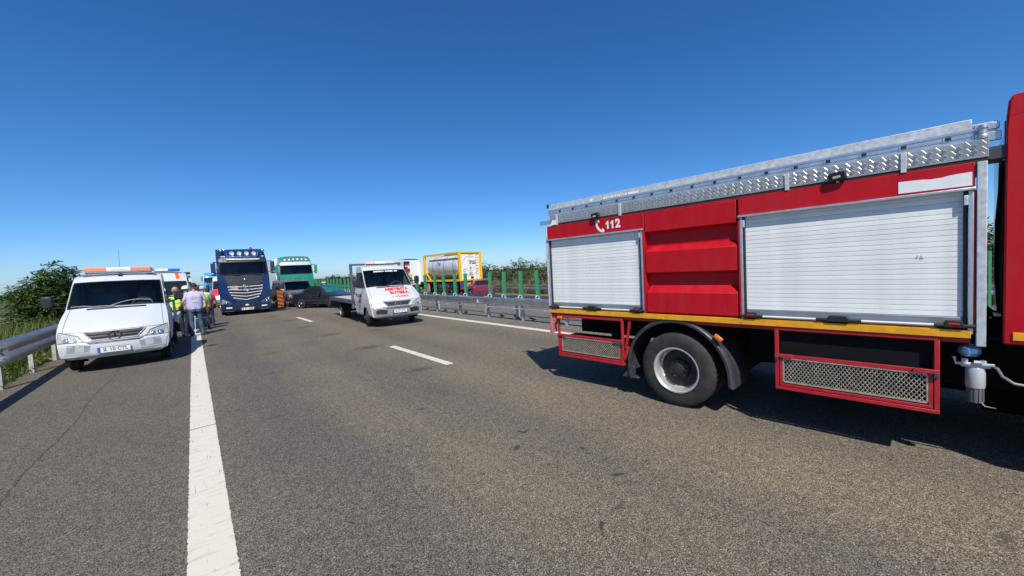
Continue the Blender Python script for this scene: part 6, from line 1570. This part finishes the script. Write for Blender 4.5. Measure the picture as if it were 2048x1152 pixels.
    if hair:
        m = MB(); rr = []
        for i in range(9):
            th = R(100 if not bald else 60) * i / 8; ring = []
            for j in range(20):
                ph = 2 * math.pi * j / 20; fr_ = max(0, math.sin(ph))
                z = 1.705 + .118 * math.cos(th * (1 - .38 * fr_)); r_ = .104 * math.sin(th * (1 - .38 * fr_) + 1e-3)
                p = hd(r_ * .93 * math.cos(ph), r_ * 1.06 * math.sin(ph) - .012, z); ring.append(p)
            rr.append(ring)
        m.loft(rr, True); K(m).build('hair', hair, t, 60)
    if extras: extras(t, k, hd, K)
    return t
def cap_hat(mat, brim):
    def f(t, k, hd, K):
        m = MB(); rr = []
        for i in range(7):
            th = R(95) * i / 6
            rr.append([hd(.108 * math.sin(th) * math.cos(ph), .118 * math.sin(th) * math.sin(ph) - .008, 1.72 + .115 * math.cos(th)) for ph in np.linspace(0, 2 * math.pi, 21)[:-1]])
        m.loft(rr, True); c = K(m).build('cap', mat, t, 60)
        m = MB(); a = [hd(.10 * math.cos(p), .105 * math.sin(p), 1.715) for p in np.linspace(.3, math.pi - .3, 12)]; b = [hd(.10 * math.cos(p), .105 * math.sin(p) + .085 * math.sin(p), 1.70) for p in np.linspace(.3, math.pi - .3, 12)]
        m.loft([a, b], False); K(m).build('peak', brim, c, 60)
    return f
def vest(mat):
    def f(t, k, hd, K):
        m = MB(); rr = []
        for z, rx, ry, y0 in ((.98, .205, .165, .01), (1.10, .205, .170, .02), (1.22, .205, .165, .01), (1.34, .222, .150, .0), (1.44, .205, .125, -.01), (1.50, .15, .095, -.012)):
            rr.append([Vector((rx * math.cos(p), ry * math.sin(p) + y0, z)) for p in np.linspace(0, 2 * math.pi, 25)[:-1]])
        m.loft(rr, True); v = K(m).build('vest', mat, t, 60)
        m = MB(); 
        for z in (1.08, 1.2):
            m.loft([[Vector((.209 * math.cos(p), .172 * math.sin(p) + .015, z + dz)) for p in np.linspace(0, 2 * math.pi, 25)[:-1]] for dz in (0, .05)], True)
        K(m).build('reflective_band', M('silver_band', (.7, .7, .7), .3, .5), v, 60)
    return f
person('person', 'large man in lavender polo shirt and blue jeans seen from behind on the edge line', (.02, 18.75, 0), R(8), 1.96, LAV, JEANS, [((-.30, .02, 1.20), (-.36, .20, 1.05)), ((.31, -.02, 1.18), (.33, .10, .93))], belly=.05, legs=.12)
person('person', 'bald man in a hi-vis yellow vest facing the camera beside the truck mirror', (-.52, 19.2, 0), R(172), 1.86, DGREEN, NAVY, [((-.27, .10, 1.20), (-.12, .30, 1.08)), ((.27, .08, 1.20), (.14, .30, 1.04))], belly=.02, hair=None, extras=vest(HIVIS))
person('person', 'person in a white cap standing behind the man in the lavender shirt', (-.24, 20.2, 0), R(-62), 1.86, cloth('grey_shirt', (.2, .2, .22)), NAVY, [((-.27, .05, 1.19), (-.25, .22, 1.02)), ((.27, .05, 1.19), (.24, .2, 1.0))], extras=cap_hat(WHITEC, cloth('grey_brim', (.2, .22, .2))))
person('person', 'grey haired person in a hi-vis yellow vest just right of the man in lavender', (.30, 20.9, 0), R(20), 1.84, WHITEC, NAVY, [((-.28, .02, 1.19), (-.29, .14, .97)), ((.30, .06, 1.20), (.34, .18, 1.0))], hair=M('grey_hair', (.45, .44, .42), .8), extras=vest(HIVIS))
person('person', 'person in a dark red top with bare forearms partly hidden behind the hi-vis vest', (.50, 22.3, 0), R(-20), 1.72, REDC, NAVY, [((-.27, .05, 1.19), (-.25, .22, 1.02)), ((.28, .05, 1.19), (.26, .16, .98))])
mm = MB(); mm.cyl((0, 0, 0), (0, 0, .74), .011, seg=8); mm.ell((0, 0, .74), (.022, .022, .022), 8, 6); mm.box(-.04, .04, -.02, .02, .20, .25); mm.box(-.022, .022, -.022, .022, 0, .12)
po = mm.build('warning_pole', M('white_pole', (.75, .75, .75), .4, var=.1), None, 40); po.location = (-.05, 18.45, 0); po.rotation_euler = (0, R(3), 0)
tag(po, 'thin white pole standing on the edge line in front of the blue jeans', 'pole')
